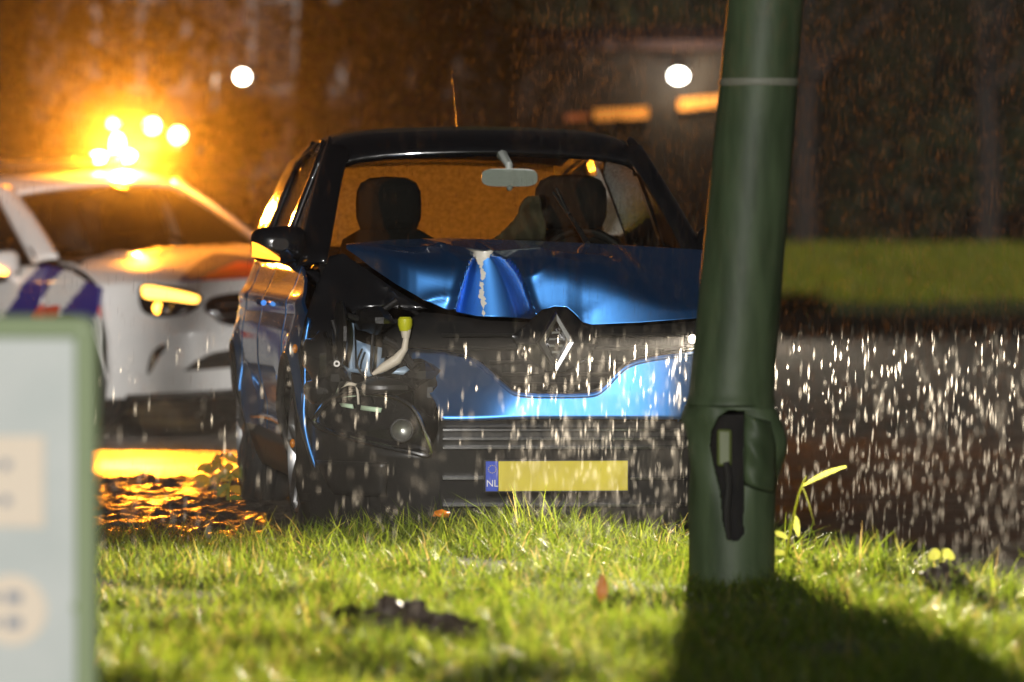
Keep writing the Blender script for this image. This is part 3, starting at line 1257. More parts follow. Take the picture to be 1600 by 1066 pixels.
mb = MB()
mb.grid([[bonnet_point(s, t) for s in np.linspace(0, 1, 190)] for t in 1 - (1 - np.linspace(0, 1, 90)) ** 1.5], flip=True)
M['bonnet'] = M['blue'].copy()
M['bonnet'].name = "bonnet_paint_scraped"
m = M['bonnet']
tc = N(m, "TexCoord")
sx = N(m, "SeparateXYZ")
L(m, tc.outputs["Object"], sx.inputs[0])
nz = N(m, "TexNoise", Scale=42, Detail=6)
L(m, tc.outputs["Object"], nz.inputs["Vector"])


def mth(m, op, a, b=None):
    n_ = N(m, "Math", operation=op)
    for i, q in enumerate((a, b)):
        if q is None:
            continue
        if isinstance(q, (int, float)):
            n_.inputs[i].default_value = q
        else:
            L(m, q, n_.inputs[i])
    return n_.outputs[0]


dist = mth(m, 'ABSOLUTE', mth(m, 'SUBTRACT', sx.outputs[0], DU0 - .005))
# the scrape is wide at the crest of the dent and thins out downwards
wid = mth(m, 'MULTIPLY', mth(m, 'MAXIMUM', mth(m, 'SUBTRACT', sx.outputs[2], 1.03), 0.012), 0.7)
cover = mth(m, 'SUBTRACT', mth(m, 'MULTIPLY', nz.outputs["Fac"], .052), mth(m, 'ADD', mth(m, 'SUBTRACT', dist, wid), .028))
inn = mth(m, 'MULTIPLY', mth(m, 'GREATER_THAN', cover, 0.0), mth(m, 'GREATER_THAN', sx.outputs[1], .38))
inn = mth(m, 'MULTIPLY', inn, mth(m, 'LESS_THAN', sx.outputs[1], .635))
mxc = N(m, "Mix", data_type='RGBA')
L(m, inn, mxc.inputs["Factor"])
mxc.inputs[6].default_value = (0.08, 0.29, 0.72, 1)
mxc.inputs[7].default_value = (0.74, 0.70, 0.60, 1)
L(m, mxc.outputs[2], bsdf(m).inputs["Base Color"])
L(m, mth(m, 'MULTIPLY', mth(m, 'SUBTRACT', 1.0, inn), .97), bsdf(m).inputs["Metallic"])
mb.build("bonnet", M['bonnet'], root, angle=60, solid=.006)


# ---- nose skin
def nose(u, z):
    v = .40 * (abs(u) / .86) ** 5 - .10 * max(-.6, min(.45, u))
    if z > .58:
        v += .09 * (z - .58)
    if z < .42:
        v += .25 * (.42 - z)
    return v


def nose_up(u, z):      # upper bumper, its left part pushed in and folded under
    f = sstep(-.02, -.34, u) if False else 1 - sstep(-.36, -.06, u)
    return nose(u, z) + f * (.01 + .75 * max(0, z - .47))


CHROME = [(640, 544), (690, 547), (728, 555), (752, 565), (772, 582), (792, 602), (813, 613), (870, 615), (925, 613), (945, 602), (965, 581), (985, 566), (1020, 557), (1080, 549), (1150, 538), (1192, 528)]
# upper bumper
top = car.trace(catmull(CHROME, 4), nose)
low = car.trace([(1192, 655), (1100, 655), (900, 655), (690, 655), (683, 628), (668, 603), (648, 577)], nose)
mb = MB()
skin(mb, top + low, lambda u, z: (u, nose_up(u, z), z), .018)
mb.build("upper_bumper", M['blue'], root, solid=.012, angle=50)
mb = MB()
mb.tube([(u, nose_up(u, z) - .006, z + .004) for u, z in top], .0062, 8)
mb.build("grille_trim", M['chrome'], root)
# bright folded lip under the chrome
mb = MB()
mb.tube([(u, nose_up(u, z) - .002, z - .012) for u, z in top], .007, 8)
mb.build("bumper_lip", M['blue'], root)

# grille recess
gp = car.trace([(596, 560), (600, 520), (660, 488), (690, 490), (760, 501), (830, 504), (846, 493), (862, 484), (888, 484.5), (908, 508), (1000, 509), (1085, 502), (1192, 480), (1192, 530)] + list(reversed(CHROME)), lambda u, z: nose(u, z) + .06)
mb = MB()
skin(mb, gp, lambda u, z: (u, nose(u, z) + .07, z), .04)
mb.build("grille_panel", M['dark'], root, solid=.01)
for py, x0, x1 in ((524, 690, 1075), (545, 700, 1070), (566, 765, 975), (585, 785, 955), (600, 800, 940)):
    pts = car.trace([(x0 + (x1 - x0) * k / 12, py) for k in range(13)], lambda u, z: nose(u, z) + .04)
    mb = MB()
    mb.tube([(u, nose(u, z) + .045, z) for u, z in pts], .007, 6)
    mb.build("grille_bar", M['plastic'], root)
# badge plinth
pl = car.trace([(849, 484), (866, 479.5), (888, 480), (900, 491), (912, 506), (938, 536), (920, 562), (884, 582), (856, 582), (820, 558), (800, 527), (832, 500)], lambda u, z: nose(u, z) - .01)
cu_, cz_ = car.trace([(868, 535)], nose)[0]
mb = MB()
skin(mb, pl, lambda u, z: (u, nose(u, z) + .028 - .05 * max(0, 1 - (abs(u - cu_) / .16 + abs(z - cz_) / .17)), z), .014)
mb.build("badge_plinth", M['gloss_black'], root, solid=.02, angle=25)
# diamond badge: outer ring bevelled, inner notch
mb = MB()


def diamond(hw_, hh, y):
    return [(cu_ - hw_, y, cz_), (cu_, y, cz_ - hh), (cu_ + hw_, y, cz_), (cu_, y, cz_ + hh)]


yb = nose(cu_, cz_) - .022
A_, B_, C_, D_ = diamond(.072, .118, yb + .012), diamond(.064, .106, yb - .010), diamond(.046, .080, yb - .008), diamond(.038, .068, yb + .012)
for ra, rb in ((A_, B_), (B_, C_), (C_, D_)):
    V = ra + rb
    mb.add(V, [(k, (k + 1) % 4, 4 + (k + 1) % 4, 4 + k) for k in range(4)])
M["badge_metal"] = mat("badge_metal", (0.16, 0.16, 0.16), .3, 1.0)
badge = mb.build("badge", M["badge_metal"], root, smooth=False)
mb = MB()
for k in range(4):
    zz = cz_ + .036 - .024 * k
    ww = .030 * (1 - abs(zz - cz_) / .075)
    mb.box((cu_, yb + .008, zz), (2 * ww, .006, .009))
mb.build("badge_inlay", M["badge_metal"], badge, smooth=False, bevel=.001)

# ---- lower bumper
lowf = lambda u, z: nose(u, z) + .01
lp = car.trace([(462, 640), (500, 668), (560, 690), (672, 714), (690, 657), (900, 657), (1192, 657), (1203, 700), (1200, 770), (1180, 812), (1000, 822), (700, 822), (560, 825), (478, 820), (462, 760)], lowf)
mb = MB()
skin(mb, lp, lambda u, z: (u, nose(u, z) + .03, z), .035)
mb.build("lower_bumper", M['plastic'], root, solid=.012, angle=50)
for py in (672, 686, 700, 748, 790):
    pts = car.trace([(692 + (1185 - 692) * k / 16, py + .0) for k in range(17)], nose)
    mb = MB()
    for (u, z), (u2, z2) in zip(pts[:-1], pts[1:]):
        pass
    rows = [[(u, nose(u, z) + .024, z - .010), (u, nose(u, z) + .002, z - .004), (u, nose(u, z) + .002, z + .004), (u, nose(u, z) + .024, z + .010)] for u, z in pts]
    mb.grid(rows, flip=True)
    mb.build("intake_bar", M['gloss_black'], root, angle=30)

# number plate
pu0, pz0 = car.loc(759, 768, -.02)
pu1, pz1 = car.loc(981, 720, -.02)
pw, ph = pu1 - pu0, pz1 - pz0
mb = MB()
mb.box((0, 0, 0), (pw + .012, .012, ph + .012))
pb = mb.build("number_plate", M['plastic'], root, bevel=.003)
pb.location = ((pu0 + pu1) / 2, -.012, (pz0 + pz1) / 2)
mb = MB()
bw = .047
mb.box((bw / 2, -.008, 0), (pw - bw, .006, ph))
mb.build("plate_face", M['yellow'], pb, bevel=.002)
mb = MB()
mb.box((-pw / 2 + bw / 2 - .0005, -.008, 0), (bw - .001, .006, ph))
mb.build("plate_band", M['plate_blue'], pb, bevel=.002)
front = Matrix.Rotation(R(90), 4, 'X')
text_mesh("plate_letters", "NL", .036, M['white'], pb, Matrix.Translation((-pw / 2 + bw / 2, -.0122, -.027)) @ front, .0004)
mb = MB()
for k in range(12):
    a = 2 * math.pi * k / 12
    mb.box((-pw / 2 + bw / 2 + .014 * math.cos(a), -.0112, .026 + .014 * math.sin(a)), (.003, .001, .003), rot=Matrix.Rotation(R(45), 3, 'Y'))
mb.build("plate_stars", M['yellow'], pb, smooth=False)


# fog lamp surrounds (left one seen, right one mirrored behind the post)
def fogfun(u, z):
    return nose(u, z) + .03


fog_px = [(492, 664), (500, 640), (522, 621), (560, 615), (602, 618), (634, 630), (652, 650), (664, 680), (672, 711), (640, 706), (600, 698), (545, 684)]
fp = car.trace(catmull(fog_px, 4, True), fogfun)
lampc = car.trace([(627, 672)], fogfun)[0]
strips = [car.trace(q, fogfun) for q in ([(532, 630), (552, 632), (554, 639), (536, 636)], [(566, 634), (598, 638), (596, 645), (565, 641)])]
for sgn in (1, -1):
    fx = lambda u: u * sgn
    mb = MB()
    skin(mb, fp, lambda u, z: (fx(u), nose(u, z) + .055, z), .03, flip=(sgn < 0))
    sp = mb.build("fog_lamp_surround", M['gloss_black'], root)
    mb = MB()
    ring = [(fx(u), nose(u, z) + .016, z) for u, z in fp]
    mb.tube(ring + [ring[0]], .010, 8, cap=False)
    mb.build("surround_trim", M['chrome'], sp)
    mb = MB()
    y = nose(*lampc)
    mb.lathe([(.05, .03), (.02, .044), (.0, .046), (-.004, .042), (-.004, .038)], (fx(lampc[0]), y + .012, lampc[1]), 'y', 32)
    mb.build("fog_lamp", M['plastic'], sp)
    mb = MB()
    mb.lathe([(.03, .0005), (.028, .02), (.014, .038)], (fx(lampc[0]), y + .012, lampc[1]), 'y', 32)
    mb.build("reflector", M['aluminium'], sp)
    mb = MB()
    mb.lathe([(.0, .038), (-.010, .026), (-.013, .0005)], (fx(lampc[0]), y + .012, lampc[1]), 'y', 32)
    mb.build("fog_lens", M['lens'], sp)
    for st in strips:
        mb = MB()
        mb.add([(fx(u), nose(u, z) + .048, z) for u, z in st], [(0, 1, 2, 3)])
        M.setdefault('strip', mat('running_light_unlit', (0.55, 0.72, 0.50), .35))
        mb.build("running_light", M['strip'], sp, solid=.006)

# bumper corner between the nose and the front wheel
for sgn in (-1, 1):
    mb = MB()
    rows = []
    for z in np.linspace(.19, .315, 8):
        row = []
        for t in np.linspace(0, 1, 14):
            u = .60 + .26 * math.sin(t * math.pi / 2)
            v = nose(u, z) + .10 + (.08 * t ** 3)
            row.append((sgn * min(u, car.hw(.47, z)), min(v, .485), z))
        rows.append(row)
    mb.grid(rows, flip=(sgn < 0))
    mb.build("bumper_corner", M['plastic'], root, solid=.01)

# ---- headlight on the whole side (behind the post); its lamp is lit
def hl(u, z):
    return nose(u, z) + .03


hp = [(.50, .735), (.60, .725), (.74, .74), (.83, .79), (.80, .84), (.66, .835), (.54, .80)]
mb = MB()
skin(mb, hp, lambda u, z: (u, nose(u, z) + .12, z), .03)
h = mb.build("headlight", M['aluminium'], root, solid=.01)
mb = MB()
skin(mb, hp, lambda u, z: (u, nose(u, z) + .015, z), .03)
mb.build("headlight_lens", M['lens'], h)
mb = MB()
hu, hz = .525, .772
mb.lathe([(.012, .0005), (.008, .012), (-.004, .016)], (hu, nose(hu, hz) + .03, hz), 'y', 24)
mb.build("headlamp", M['headlamp_on'], h)
def beam(light, pattern):
    """strength of a lamp as a function of direction; pattern(nt, x, y, z) returns a socket"""
    light.use_nodes = True
    nt = light.node_tree
    nt.nodes.clear()
    out = nt.nodes.new("ShaderNodeOutputLight")
    em = nt.nodes.new("ShaderNodeEmission")
    tc_ = nt.nodes.new("ShaderNodeTexCoord")
    sp_ = nt.nodes.new("ShaderNodeSeparateXYZ")
    nt.links.new(tc_.outputs["Normal"], sp_.inputs[0])

    def op(kind, a, b=0.0, c=0.0):
        q = nt.nodes.new("ShaderNodeMath")
        q.operation = kind
        for i_, w_ in enumerate((a, b, c)):
            if isinstance(w_, (int, float)):
                q.inputs[i_].default_value = w_
            else:
                nt.links.new(w_, q.inputs[i_])
        return q.outputs[0]

    def ramp(x, a, b, lo, hi):
        q = nt.nodes.new("ShaderNodeMapRange")
        q.interpolation_type = 'SMOOTHSTEP'
        nt.links.new(x, q.inputs[0])
        for i_, w_ in enumerate((a, b, lo, hi)):
            q.inputs[i_ + 1].default_value = w_
        return q.outputs[0]
    nt.links.new(pattern(op, ramp, *sp_.outputs), em.inputs["Strength"])
    nt.links.new(em.outputs[0], out.inputs["Surface"])


def dipped(op, ramp, x, y, z):
    """dipped headlamp: cut off at the horizontal, strongest just below it, weak towards the ground at the bumper"""
    down = op('MULTIPLY', z, -1.0)
    cut = ramp(z, .035, -.02, 0.0, 1.0)
    r_ = op('DIVIDE', .085, op('MAXIMUM', down, .085))
    return op('MULTIPLY', op('MULTIPLY', cut, op('MULTIPLY', r_, r_)), ramp(y, -.1, -.75, 0.0, 1.0))


ld = bpy.data.lights.new("headlamp_beam", 'POINT')
ld.energy = 10500
beam(ld, dipped)
ld.shadow_soft_size = 0.02
ld.color = (1.0, 0.86, 0.66)
lo = bpy.data.objects.new("headlamp_beam", ld)
COL.objects.link(lo)
lo.parent = root
lo.location = (hu, nose(hu, hz) - .035, hz)

# ---- left corner: headlight torn out, inner parts bare
mb = MB()
mb.grid([[(u, .62 + .1 * (abs(u) - .4), z) for u in np.linspace(-.84, -.25, 8)] for z in np.linspace(.45, .84, 6)])
mb.build("inner_wing", M['dark'], root)


def pt(px, py, v):
    u, z = car.loc(px, py, v)
    return (u, v, z)


mb = MB()
ps = [(547, 528), (566, 536), (598, 544), (604, 562), (600, 583), (575, 588), (548, 580)]
v_, f_ = patch2d(car.trace(ps, lambda u, z: .30), .03)
mb.add([(u, .30 + .02 * math.sin(u * 60), z) for u, z in v_], f_)
mb.build("torn_panel", M['pale_blue_metal'], root, solid=.01)
mb = MB()
ps = [(612, 584), (622, 576), (634, 572), (640, 578), (630, 586)]
v_, f_ = patch2d(car.trace(ps, lambda u, z: .16), .02)
mb.add([(u, .16, z) for u, z in v_], f_)
mb.build("torn_panel", M['pale_blue_metal'], root, solid=.006)
mb = MB()
mb.tube([pt(549, 494, .27), pt(549, 530, .26), pt(550, 578, .24)], [.011, .013, .012], 8)
mb.tube([pt(541, 578, .24), pt(566, 580, .23)], .008, 6)
mb.build("headlight_bracket", M['pale_blue_metal'], root)
mb = MB()
mb.tube([pt(582, 585, .15), pt(600, 574, .14), pt(620, 562, .13), pt(632, 546, .13), pt(635, 526, .13)], [.006, .018, .020, .013, .011], 10)
fn = mb.build("filler_neck", M['cream'], root)
mb = MB()
mb.lathe([(-.022, .0005), (-.022, .020), (.0, .027), (.022, .027), (.03, .020), (.03, .0005)], pt(633, 508, .13), 'z', 20)
mb.build("filler_cap", M['yellow_cap'], fn)
mb = MB()
mb.lathe([(-.02, .014), (.01, .020), (.018, .020)], pt(634, 520, .13), 'z', 16)
mb.build("neck_collar", M['cream'], fn)
for pts, r in (([(583, 520), (581, 550), (580, 580), (590, 590)], .006), ([(566, 545), (558, 570), (572, 590), (588, 588)], .004), ([(556, 600), (559, 615), (560, 632)], .0045),
               ([(528, 606), (545, 600), (556, 602)], .006), ([(520, 500), (530, 540), (526, 570), (520, 590)], .010), ([(600, 530), (625, 545), (650, 580), (672, 600)], .014),
               ([(620, 470), (590, 490), (570, 500), (540, 492)], .012)):
    mb = MB()
    mb.tube(catmull([pt(x, y, .20 - .01 * i) for i, (x, y) in enumerate(pts)], 5), r, 8)
    mb.build("loose_cable", M['cream'] if r in (.0045, .006) and pts[0][0] != 583 else M['plastic'], root)
# broken lumps: ducts, housings
for c, s, mt_ in (((655, 585), (.075, .10, .06), 'gloss_black'), ((668, 612), (.05, .10, .09), 'plastic'), ((600, 605), (.12, .10, .035), 'plastic'), ((520, 590), (.07, .10, .06), 'gloss_black'),
                  ((497, 610), (.055, .10, .05), 'gloss_black'), ((500, 560), (.06, .14, .10), 'gloss_black'), ((532, 520), (.025, .2, .12), 'plastic'), ((585, 500), (.07, .2, .05), 'plastic')):
    mb = MB()
    u, z = car.loc(*c, .22)
    mb.ball((u, .24, z), 1.0, 14, sc=s)
    for i in range(len(mb.v)):
        x, y, zz = mb.v[i]
        k = 1 + .18 * math.sin(x * 70 + zz * 50) * math.cos(zz * 63 - x * 30)
        mb.v[i] = (u + (x - u) * k, y, z + (zz - z) * k)
    mb.build("broken_housing", M[mt_], root, angle=30)
mb = MB()
u, z = car.loc(524, 568, .2)
mb.lathe([(.0, .012), (-.012, .012), (-.012, .006), (.0, .005)], (u, .16, z), 'y', 16)
mb.build("bolt", M['aluminium'], root)
for c in ((463, 545), (459, 693)):
    mb = MB()
    u, z = car.loc(*c, .45)
    mb.ball((u - .005, .45, z), .014, 10, sc=(.8, 1, 1.3))
    mb.build("side_marker", M['amber_dark'], root)

# front of the wing, crumpled and pushed back, between bonnet edge and torn lamp hole
wp = [(537, 396), (575, 424), (622, 455), (668, 482), (640, 486), (600, 478), (560, 484), (543, 500), (530, 540), (516, 580), (500, 606), (474, 612), (466, 560), (476, 500), (497, 440), (515, 400)]
wfun = lambda u, z: .33 + .55 * max(0, z - .80) + .50 * max(0, -u - .58) + .018 * math.sin(u * 24 + z * 9) * math.cos(z * 21)
wq = car.trace(wp, wfun)
mb = MB()
skin(mb, wq, lambda u, z: (u, wfun(u, z), z), .02)
mb.build("crumpled_wing", M['gloss_black'], root, solid=.006, angle=70)

# limp pale bag hanging in the cabin
M['bag'] = mat('limp_bag_cloth', (0.06, 0.05, 0.025), .9)
bq = car.trace([(768, 376), (785, 362), (803, 345), (818, 318), (826, 307), (838, 306), (843, 322), (850, 345), (853, 376)], lambda u, z: 1.62)
mb = MB()
skin(mb, bq, lambda u, z: (u, 1.62 + .03 * math.sin(u * 55 + z * 20) + .02 * math.sin(z * 47), z), .015)
mb.build("limp_bag", M['bag'], root, solid=.012, angle=60)

# wiper standing off the glass
mb = MB()
w0, w1, w2 = car.loc(917, 381, 1.08), car.loc(893, 345, 1.30), car.loc(864, 301, 1.52)
mb.tube([(w0[0], 1.06, w0[1]), (w1[0], 1.25, w1[1]), (w2[0], 1.50, w2[1])], [.012, .009, .006], 8)
mb.tube([(w2[0] + .012, 1.485, w2[1] + .015), (w1[0] - .02, 1.24, w1[1] + .03)], .006, 6)
mb.build("wiper", M['plastic'], root)
# aerial
mb = MB()
au, az_ = car.loc(714, 190, 3.35)
pts = [(au, 3.35, az_ - .06)]
for k in range(17):
    pts.append((au - .0005 * k, 3.35 + .006 * k, az_ + .0135 * k))
mb.tube(pts, [.006] + [.0042, .0026] * 8 + [.004], 6)
mb.build("aerial", M['plastic'], root)


# ================================================================== the police car
class TiltCar(Car):
    TILT = R(3.0)
    LIFT = .05

    def loc(self, px, py, v):
        p0x = 800 + FPX * self.x0 / self.y0
        p0y = 370 + FPX * EYE / self.y0
        dx, dy = px - p0x, py - p0y + self.LIFT * FPX / self.y0
        c, s = math.cos(self.TILT), math.sin(self.TILT)
        return Car.loc(self, p0x + dx * c - dy * s, p0y + dx * s + dy * c, v)


PP = dict(W=1.80, len=4.42, af=.90, ar=3.63, wr=.325, arch=.362, sill=.215, gv0=1.15, gk1=1.25, gk2=1.12, gu=1.0, gz=.992,
          belt=[(.30, .78), (.5, .85), (.9, .95), (1.25, 1.0), (2.0, 1.005), (3.5, 1.03), (4.42, 1.04)])
pol = TiltCar("police_car", -1.34, 33.0, R(32), PP)
pr = pol.root
pr.location.z = TiltCar.LIFT
pr.rotation_euler = (Matrix.Rotation(-TiltCar.TILT, 4, 'Y') @ Matrix.Rotation(R(32), 4, 'Z')).to_euler()
tag(pr, "white police car with blue and red stripes, amber beacon lit on its roof", "police car")
PM = [M['police_white'], M['police_blue'], M['police_red']]
BLUE_V = [[(.88, 1.10), (1.14, 1.12), (1.40, .98), (1.72, .70), (1.82, .40), (1.42, .40), (1.36, .70)], [(.36, .95), (.64, .93), (.92, .75), (1.02, .60), (.66, .60), (.52, .75)],
          [(2.5, 1.1), (2.9, 1.1), (3.3, .7), (3.4, .4), (3.0, .4), (2.9, .7)]]
RED_V = [[(1.40, .76), (.97, .76), (.99, .64), (1.42, .64)], [(.56, .74), (.36, .80), (.34, .70), (.52, .66)], [(2.6, .76), (1.86, .76), (1.86, .64), (2.62, .64)]]


def livery(c):
    for p in BLUE_V:
        if inside(p, c[1], c[2]):
            return 1
    for p in RED_V:
        if inside(p, c[1], c[2]):
            return 2
    return 0


for sgn in (-1, 1):
    pol.side("front_fender", .53, 1.22, sgn, PM, livery)
    dr = pol.side("front_door", 1.226, 2.38, sgn, PM, livery)
    mb = MB()
    mb.tube([(sgn * (pol.hw(2.2, .87) + .02), 2.1, .875), (sgn * (pol.hw(2.2, .87) + .035), 2.2, .878), (sgn * (pol.hw(2.2, .87) + .02), 2.3, .875)], [.012, .016, .012], 8)
    mb.build("handle", M['police_white'], dr)
    pol.side("rear_door", 2.386, 3.26, sgn, PM, livery)
    pol.side("rear_quarter", 3.266, 4.40, sgn, PM, livery)
    for c in (PP['af'], PP['ar']):
        mb = MB()
        rows = []
        for k in range(25):
            a = math.pi * k / 24
            rows.append([(sgn * uu, c - (PP['arch'] - .004) * math.cos(a), PP['wr'] + (PP['arch'] - .004) * math.sin(a)) for uu in (.46, .66, .87)])
        mb.grid(rows)
        mb.add([(sgn * .46, c - .36 * math.cos(math.pi * k / 24), PP['wr'] + .36 * math.sin(math.pi * k / 24)) for k in range(25)] + [(sgn * .46, c - .36, .2), (sgn * .46, c + .36, .2)], [tuple(range(25)) + (26, 25)])
        mb.build("wheel_housing", M['dark'], pr)
        pol.wheel(c, sgn, 7)
ws2 = pol.greenhouse(M['police_white'], M['police_white'], M['police_glass'], M['rear_glass'], M['side_glass'], chrome=M['gloss_black'], rear_end=3.5)
pol.interior()
pol.rear_view_mirror(ws2, M['plastic'])
door_mirror(pol, -.985, 1.60, 1.03, -1, M['police_white'], M['amber_on'], .23, .16)
door_mirror(pol, .985, 1.60, 1.03, 1, M['police_white'], M['amber_on'], .23, .16)
mb = MB()
mb.box((0, 2.2, .27), (1.30, 3.6, .12))
mb.box((0, .75, .60), (1.2, .6, .45))
mb.build("underbody", M['dark'], pr)


def pnose(u, z):
    v = .53 * (abs(u) / .89) ** 2.7
    if z > .56:
        v += .30 * (z - .56) + .7 * max(0, z - .78) ** 1.3
    if z < .36:
        v += .35 * (.36 - z)
    return v


mb = MB()
rows = []
for z in np.linspace(.20, .87, 40):
    rows.append([(u, pnose(u, z), z) for u in np.linspace(-.875, .875, 70)])
mb.grid(rows)
mb.build("front_bumper", M['police_white'], pr, solid=.01, angle=60)


def bonnet_p(s, t):
    w0 = .86 - .10 * t
    u = s * w0
    vf = pnose(u, .87) - .004
    vr = 1.16 + .12 * s * s
    vf = min(vf, vr - .05)
    v = vf + (vr - vf) * t
    zr = 1.075 - .06 * s * s
    z = .872 + (zr - .872) * (1 - (1 - t) ** 1.7) - .0 * s
    z += .012 * math.exp(-((abs(s) - .55) / .08) ** 2) * t
    return (u, v, z)


mb = MB()
CHEV_B = [(-.30, .62), (-.02, .36), (.10, .42), (.10, .72), (-.06, .50)]
CHEV_B = [(-.56, .20), (-.02, .70), (.02, .70), (.56, .20), (.44, .16), (.0, .44), (-.44, .16)]
CHEV_R = [(-.44, .16), (.0, .44), (.44, .16), (.42, .0), (-.42, .0)]


def hood_livery(c):
    if inside(CHEV_B, c[0], c[1]):
        return 1
    if inside(CHEV_R, c[0], c[1]):
        return 2
    return 0


mb.grid([[bonnet_p(s, t) for s in np.linspace(-1, 1, 90)] for t in np.linspace(0, 1, 60)], mifun=hood_livery)
mb.build("bonnet", PM, pr, solid=.01, angle=60)
text_mesh("bonnet_letters", "POLITIE", .15, M['police_letter'], pr, Matrix.Translation((0, .90, 1.066)) @ Matrix.Rotation(R(8), 4, 'X'), .001, 1.2)

for nm, pts, mt_, off in (("headlight", [(176, 463), (190, 450), (215, 444), (260, 447), (300, 454), (315, 465), (308, 480), (290, 491), (255, 496), (220, 493), (195, 484)], 'gloss_black', -.006),
                          ("side_intake", [(212, 583), (220, 560), (235, 545), (258, 537), (250, 550), (238, 563), (222, 582)], 'dark', -.005)):
    q = pol.trace(catmull(pts, 4, True), pnose)
    for sgn in (1, -1):
        mb = MB()
        skin(mb, q, lambda u, z: (u * sgn, pnose(u, z) + off, z), .03, flip=(sgn < 0))
        ob = mb.build(nm, M[mt_], pr, solid=.004, solid_off=1)
        if nm == "headlight":
            mb = MB()
            dq = pol.trace(catmull([(196, 452), (215, 447), (260, 452), (305, 462), (308, 470), (300, 474), (260, 469), (205, 466)], 3, True), pnose)
            skin(mb, dq, lambda u, z: (u * sgn, pnose(u, z) - .016, z), .03, flip=(sgn < 0))
            mb.build("running_light", M['drl'], ob)
            for cpx in ((240, 482), (262, 484)):
                u, z = pol.trace([cpx], pnose)[0]
                mb = MB()
                mb.lathe([(.0, .0005), (-.008, .02), (.0, .034)], (u * sgn, pnose(u, z) - .012, z), 'y', 16)
                mb.build("projector_lens", M['amber_on'] if sgn > 0 and cpx[0] == 240 else M['chrome'], ob)
# grille and lower intake, symmetrical
gq = pol.trace([(320, 484), (326, 472), (340, 464), (365, 459)], pnose)
gu0 = min(p[0] for p in gq)
gz1 = max(p[1] for p in gq)
gz0 = pol.trace([(345, 511)], pnose)[0][1]
gzm = (gz0 + gz1) / 2
gh_ = (gz1 - gz0) / 2
w_ = abs(gu0)
ring = [(math.copysign(abs(math.cos(a)) ** .45, math.cos(a)) * w_ * (1 if math.sin(a) > 0 else .9), gzm + math.copysign(abs(math.sin(a)) ** .6, math.sin(a)) * gh_) for a in np.linspace(0, 2 * math.pi, 48, endpoint=False)]
mb = MB()
skin(mb, ring, lambda u, z: (u, pnose(u, z) - .006, z), .04)
gr = mb.build("grille", M['gloss_black'], pr, solid=.004, solid_off=1)
mb = MB()
mb.tube([(u, pnose(u, z) - .010, z) for u, z in ring + [ring[0]]], .009, 6, cap=False)
mb.build("grille_trim", M['gloss_black'], gr)
for k in (-1, 1):
    mb = MB()
    mb.tube([(u, pnose(u, gzm + .03 * k) - .018, gzm + .03 * k) for u in np.linspace(-w_ * .85, w_ * .85, 20)], .007, 6)
    mb.build("grille_bar", M['aluminium'], gr)
mb = MB()
mb.lathe([(0, .0005), (-.01, .07), (-.02, .085), (-.012, .095), (.0, .098)], (0, pnose(0, gzm) - .018, gzm), 'y', 32)
mb.build("badge", M['chrome'], gr)
liq = pol.trace([(286, 580), (306, 563), (332, 551), (372, 544)], pnose)
lq = liq + [(-p[0], p[1]) for p in reversed(liq)]
zb = liq[0][1]
lq += [(abs(liq[0][0]) * .6, zb + .005), (-abs(liq[0][0]) * .6, zb + .005)]
mb = MB()
skin(mb, lq, lambda u, z: (u, pnose(u, z) - .005, z), .04)
mb.build("lower_intake", M['dark'], pr, solid=.004, solid_off=1)
mb = MB()
mb.grid([[(u, pnose(u, z) - .012 + .0 * z, z) for u in np.linspace(-.80, .80, 50)] for z in (.17, .185, .21, .222)])
mb.build("splitter", M['plastic'], pr, solid=.01)
mb = MB()
mb.box((-.08, 0, 0), (.50, .012, .11))
plate2 = mb.build("number_plate", M['yellow'], pr, bevel=.002)
plate2.location = (.08, -.018, .42)

# lamp bar on the roof, amber units lit
mb = MB()
bz = 1.60
rows = []
for u, s in ((-.56, .2), (-.54, .8), (-.48, 1), (.48, 1), (.54, .8), (.56, .2)):
    rows.append([(u, 2.70 + .13 * s * math.cos(a), bz + .055 + .045 * s * math.sin(a)) for a in np.linspace(0, 2 * math.pi, 17)])
mb.grid(rows)
mb.box((-.4, 2.70, bz + .01), (.06, .12, .03))
mb.box((.4, 2.70, bz + .01), (.06, .12, .03))
lbar = mb.build("light_bar", M['gloss_black'], pr)
for u, on in ((-.42, 0), (-.22, 0), (.02, 0), (.25, 1), (.45, 1)):
    mb = MB()
    mb.ball((u, 2.60, bz + .062), .045, 14, sc=(1.5, .8, .9))
    mb.build("beacon_lens", M['beacon_on'] if on else M['gloss_black'], lbar)
mb = MB()
mb.lathe([(0, .05), (.07, .045), (.10, .03), (.115, .0005)], (.42, 2.66, bz + .10), 'z', 20)
mb.build("rotating_beacon", M['beacon_on'], lbar)
bl = bpy.data.lights.new("beacon_light", 'POINT')
bl.energy = 4400
beam(bl, lambda op, ramp, x, y, z: ramp(op('ADD', op('MULTIPLY', x, .47), op('MULTIPLY', y, .885)), -.40, -.88, .022, 1.0))
bl.color = (1.0, 0.30, 0.014)
bl.shadow_soft_size = .06
bo = bpy.data.objects.new("beacon_light", bl)
COL.objects.link(bo)
bo.parent = pr
bo.location = (.40, 2.53, bz + .046)

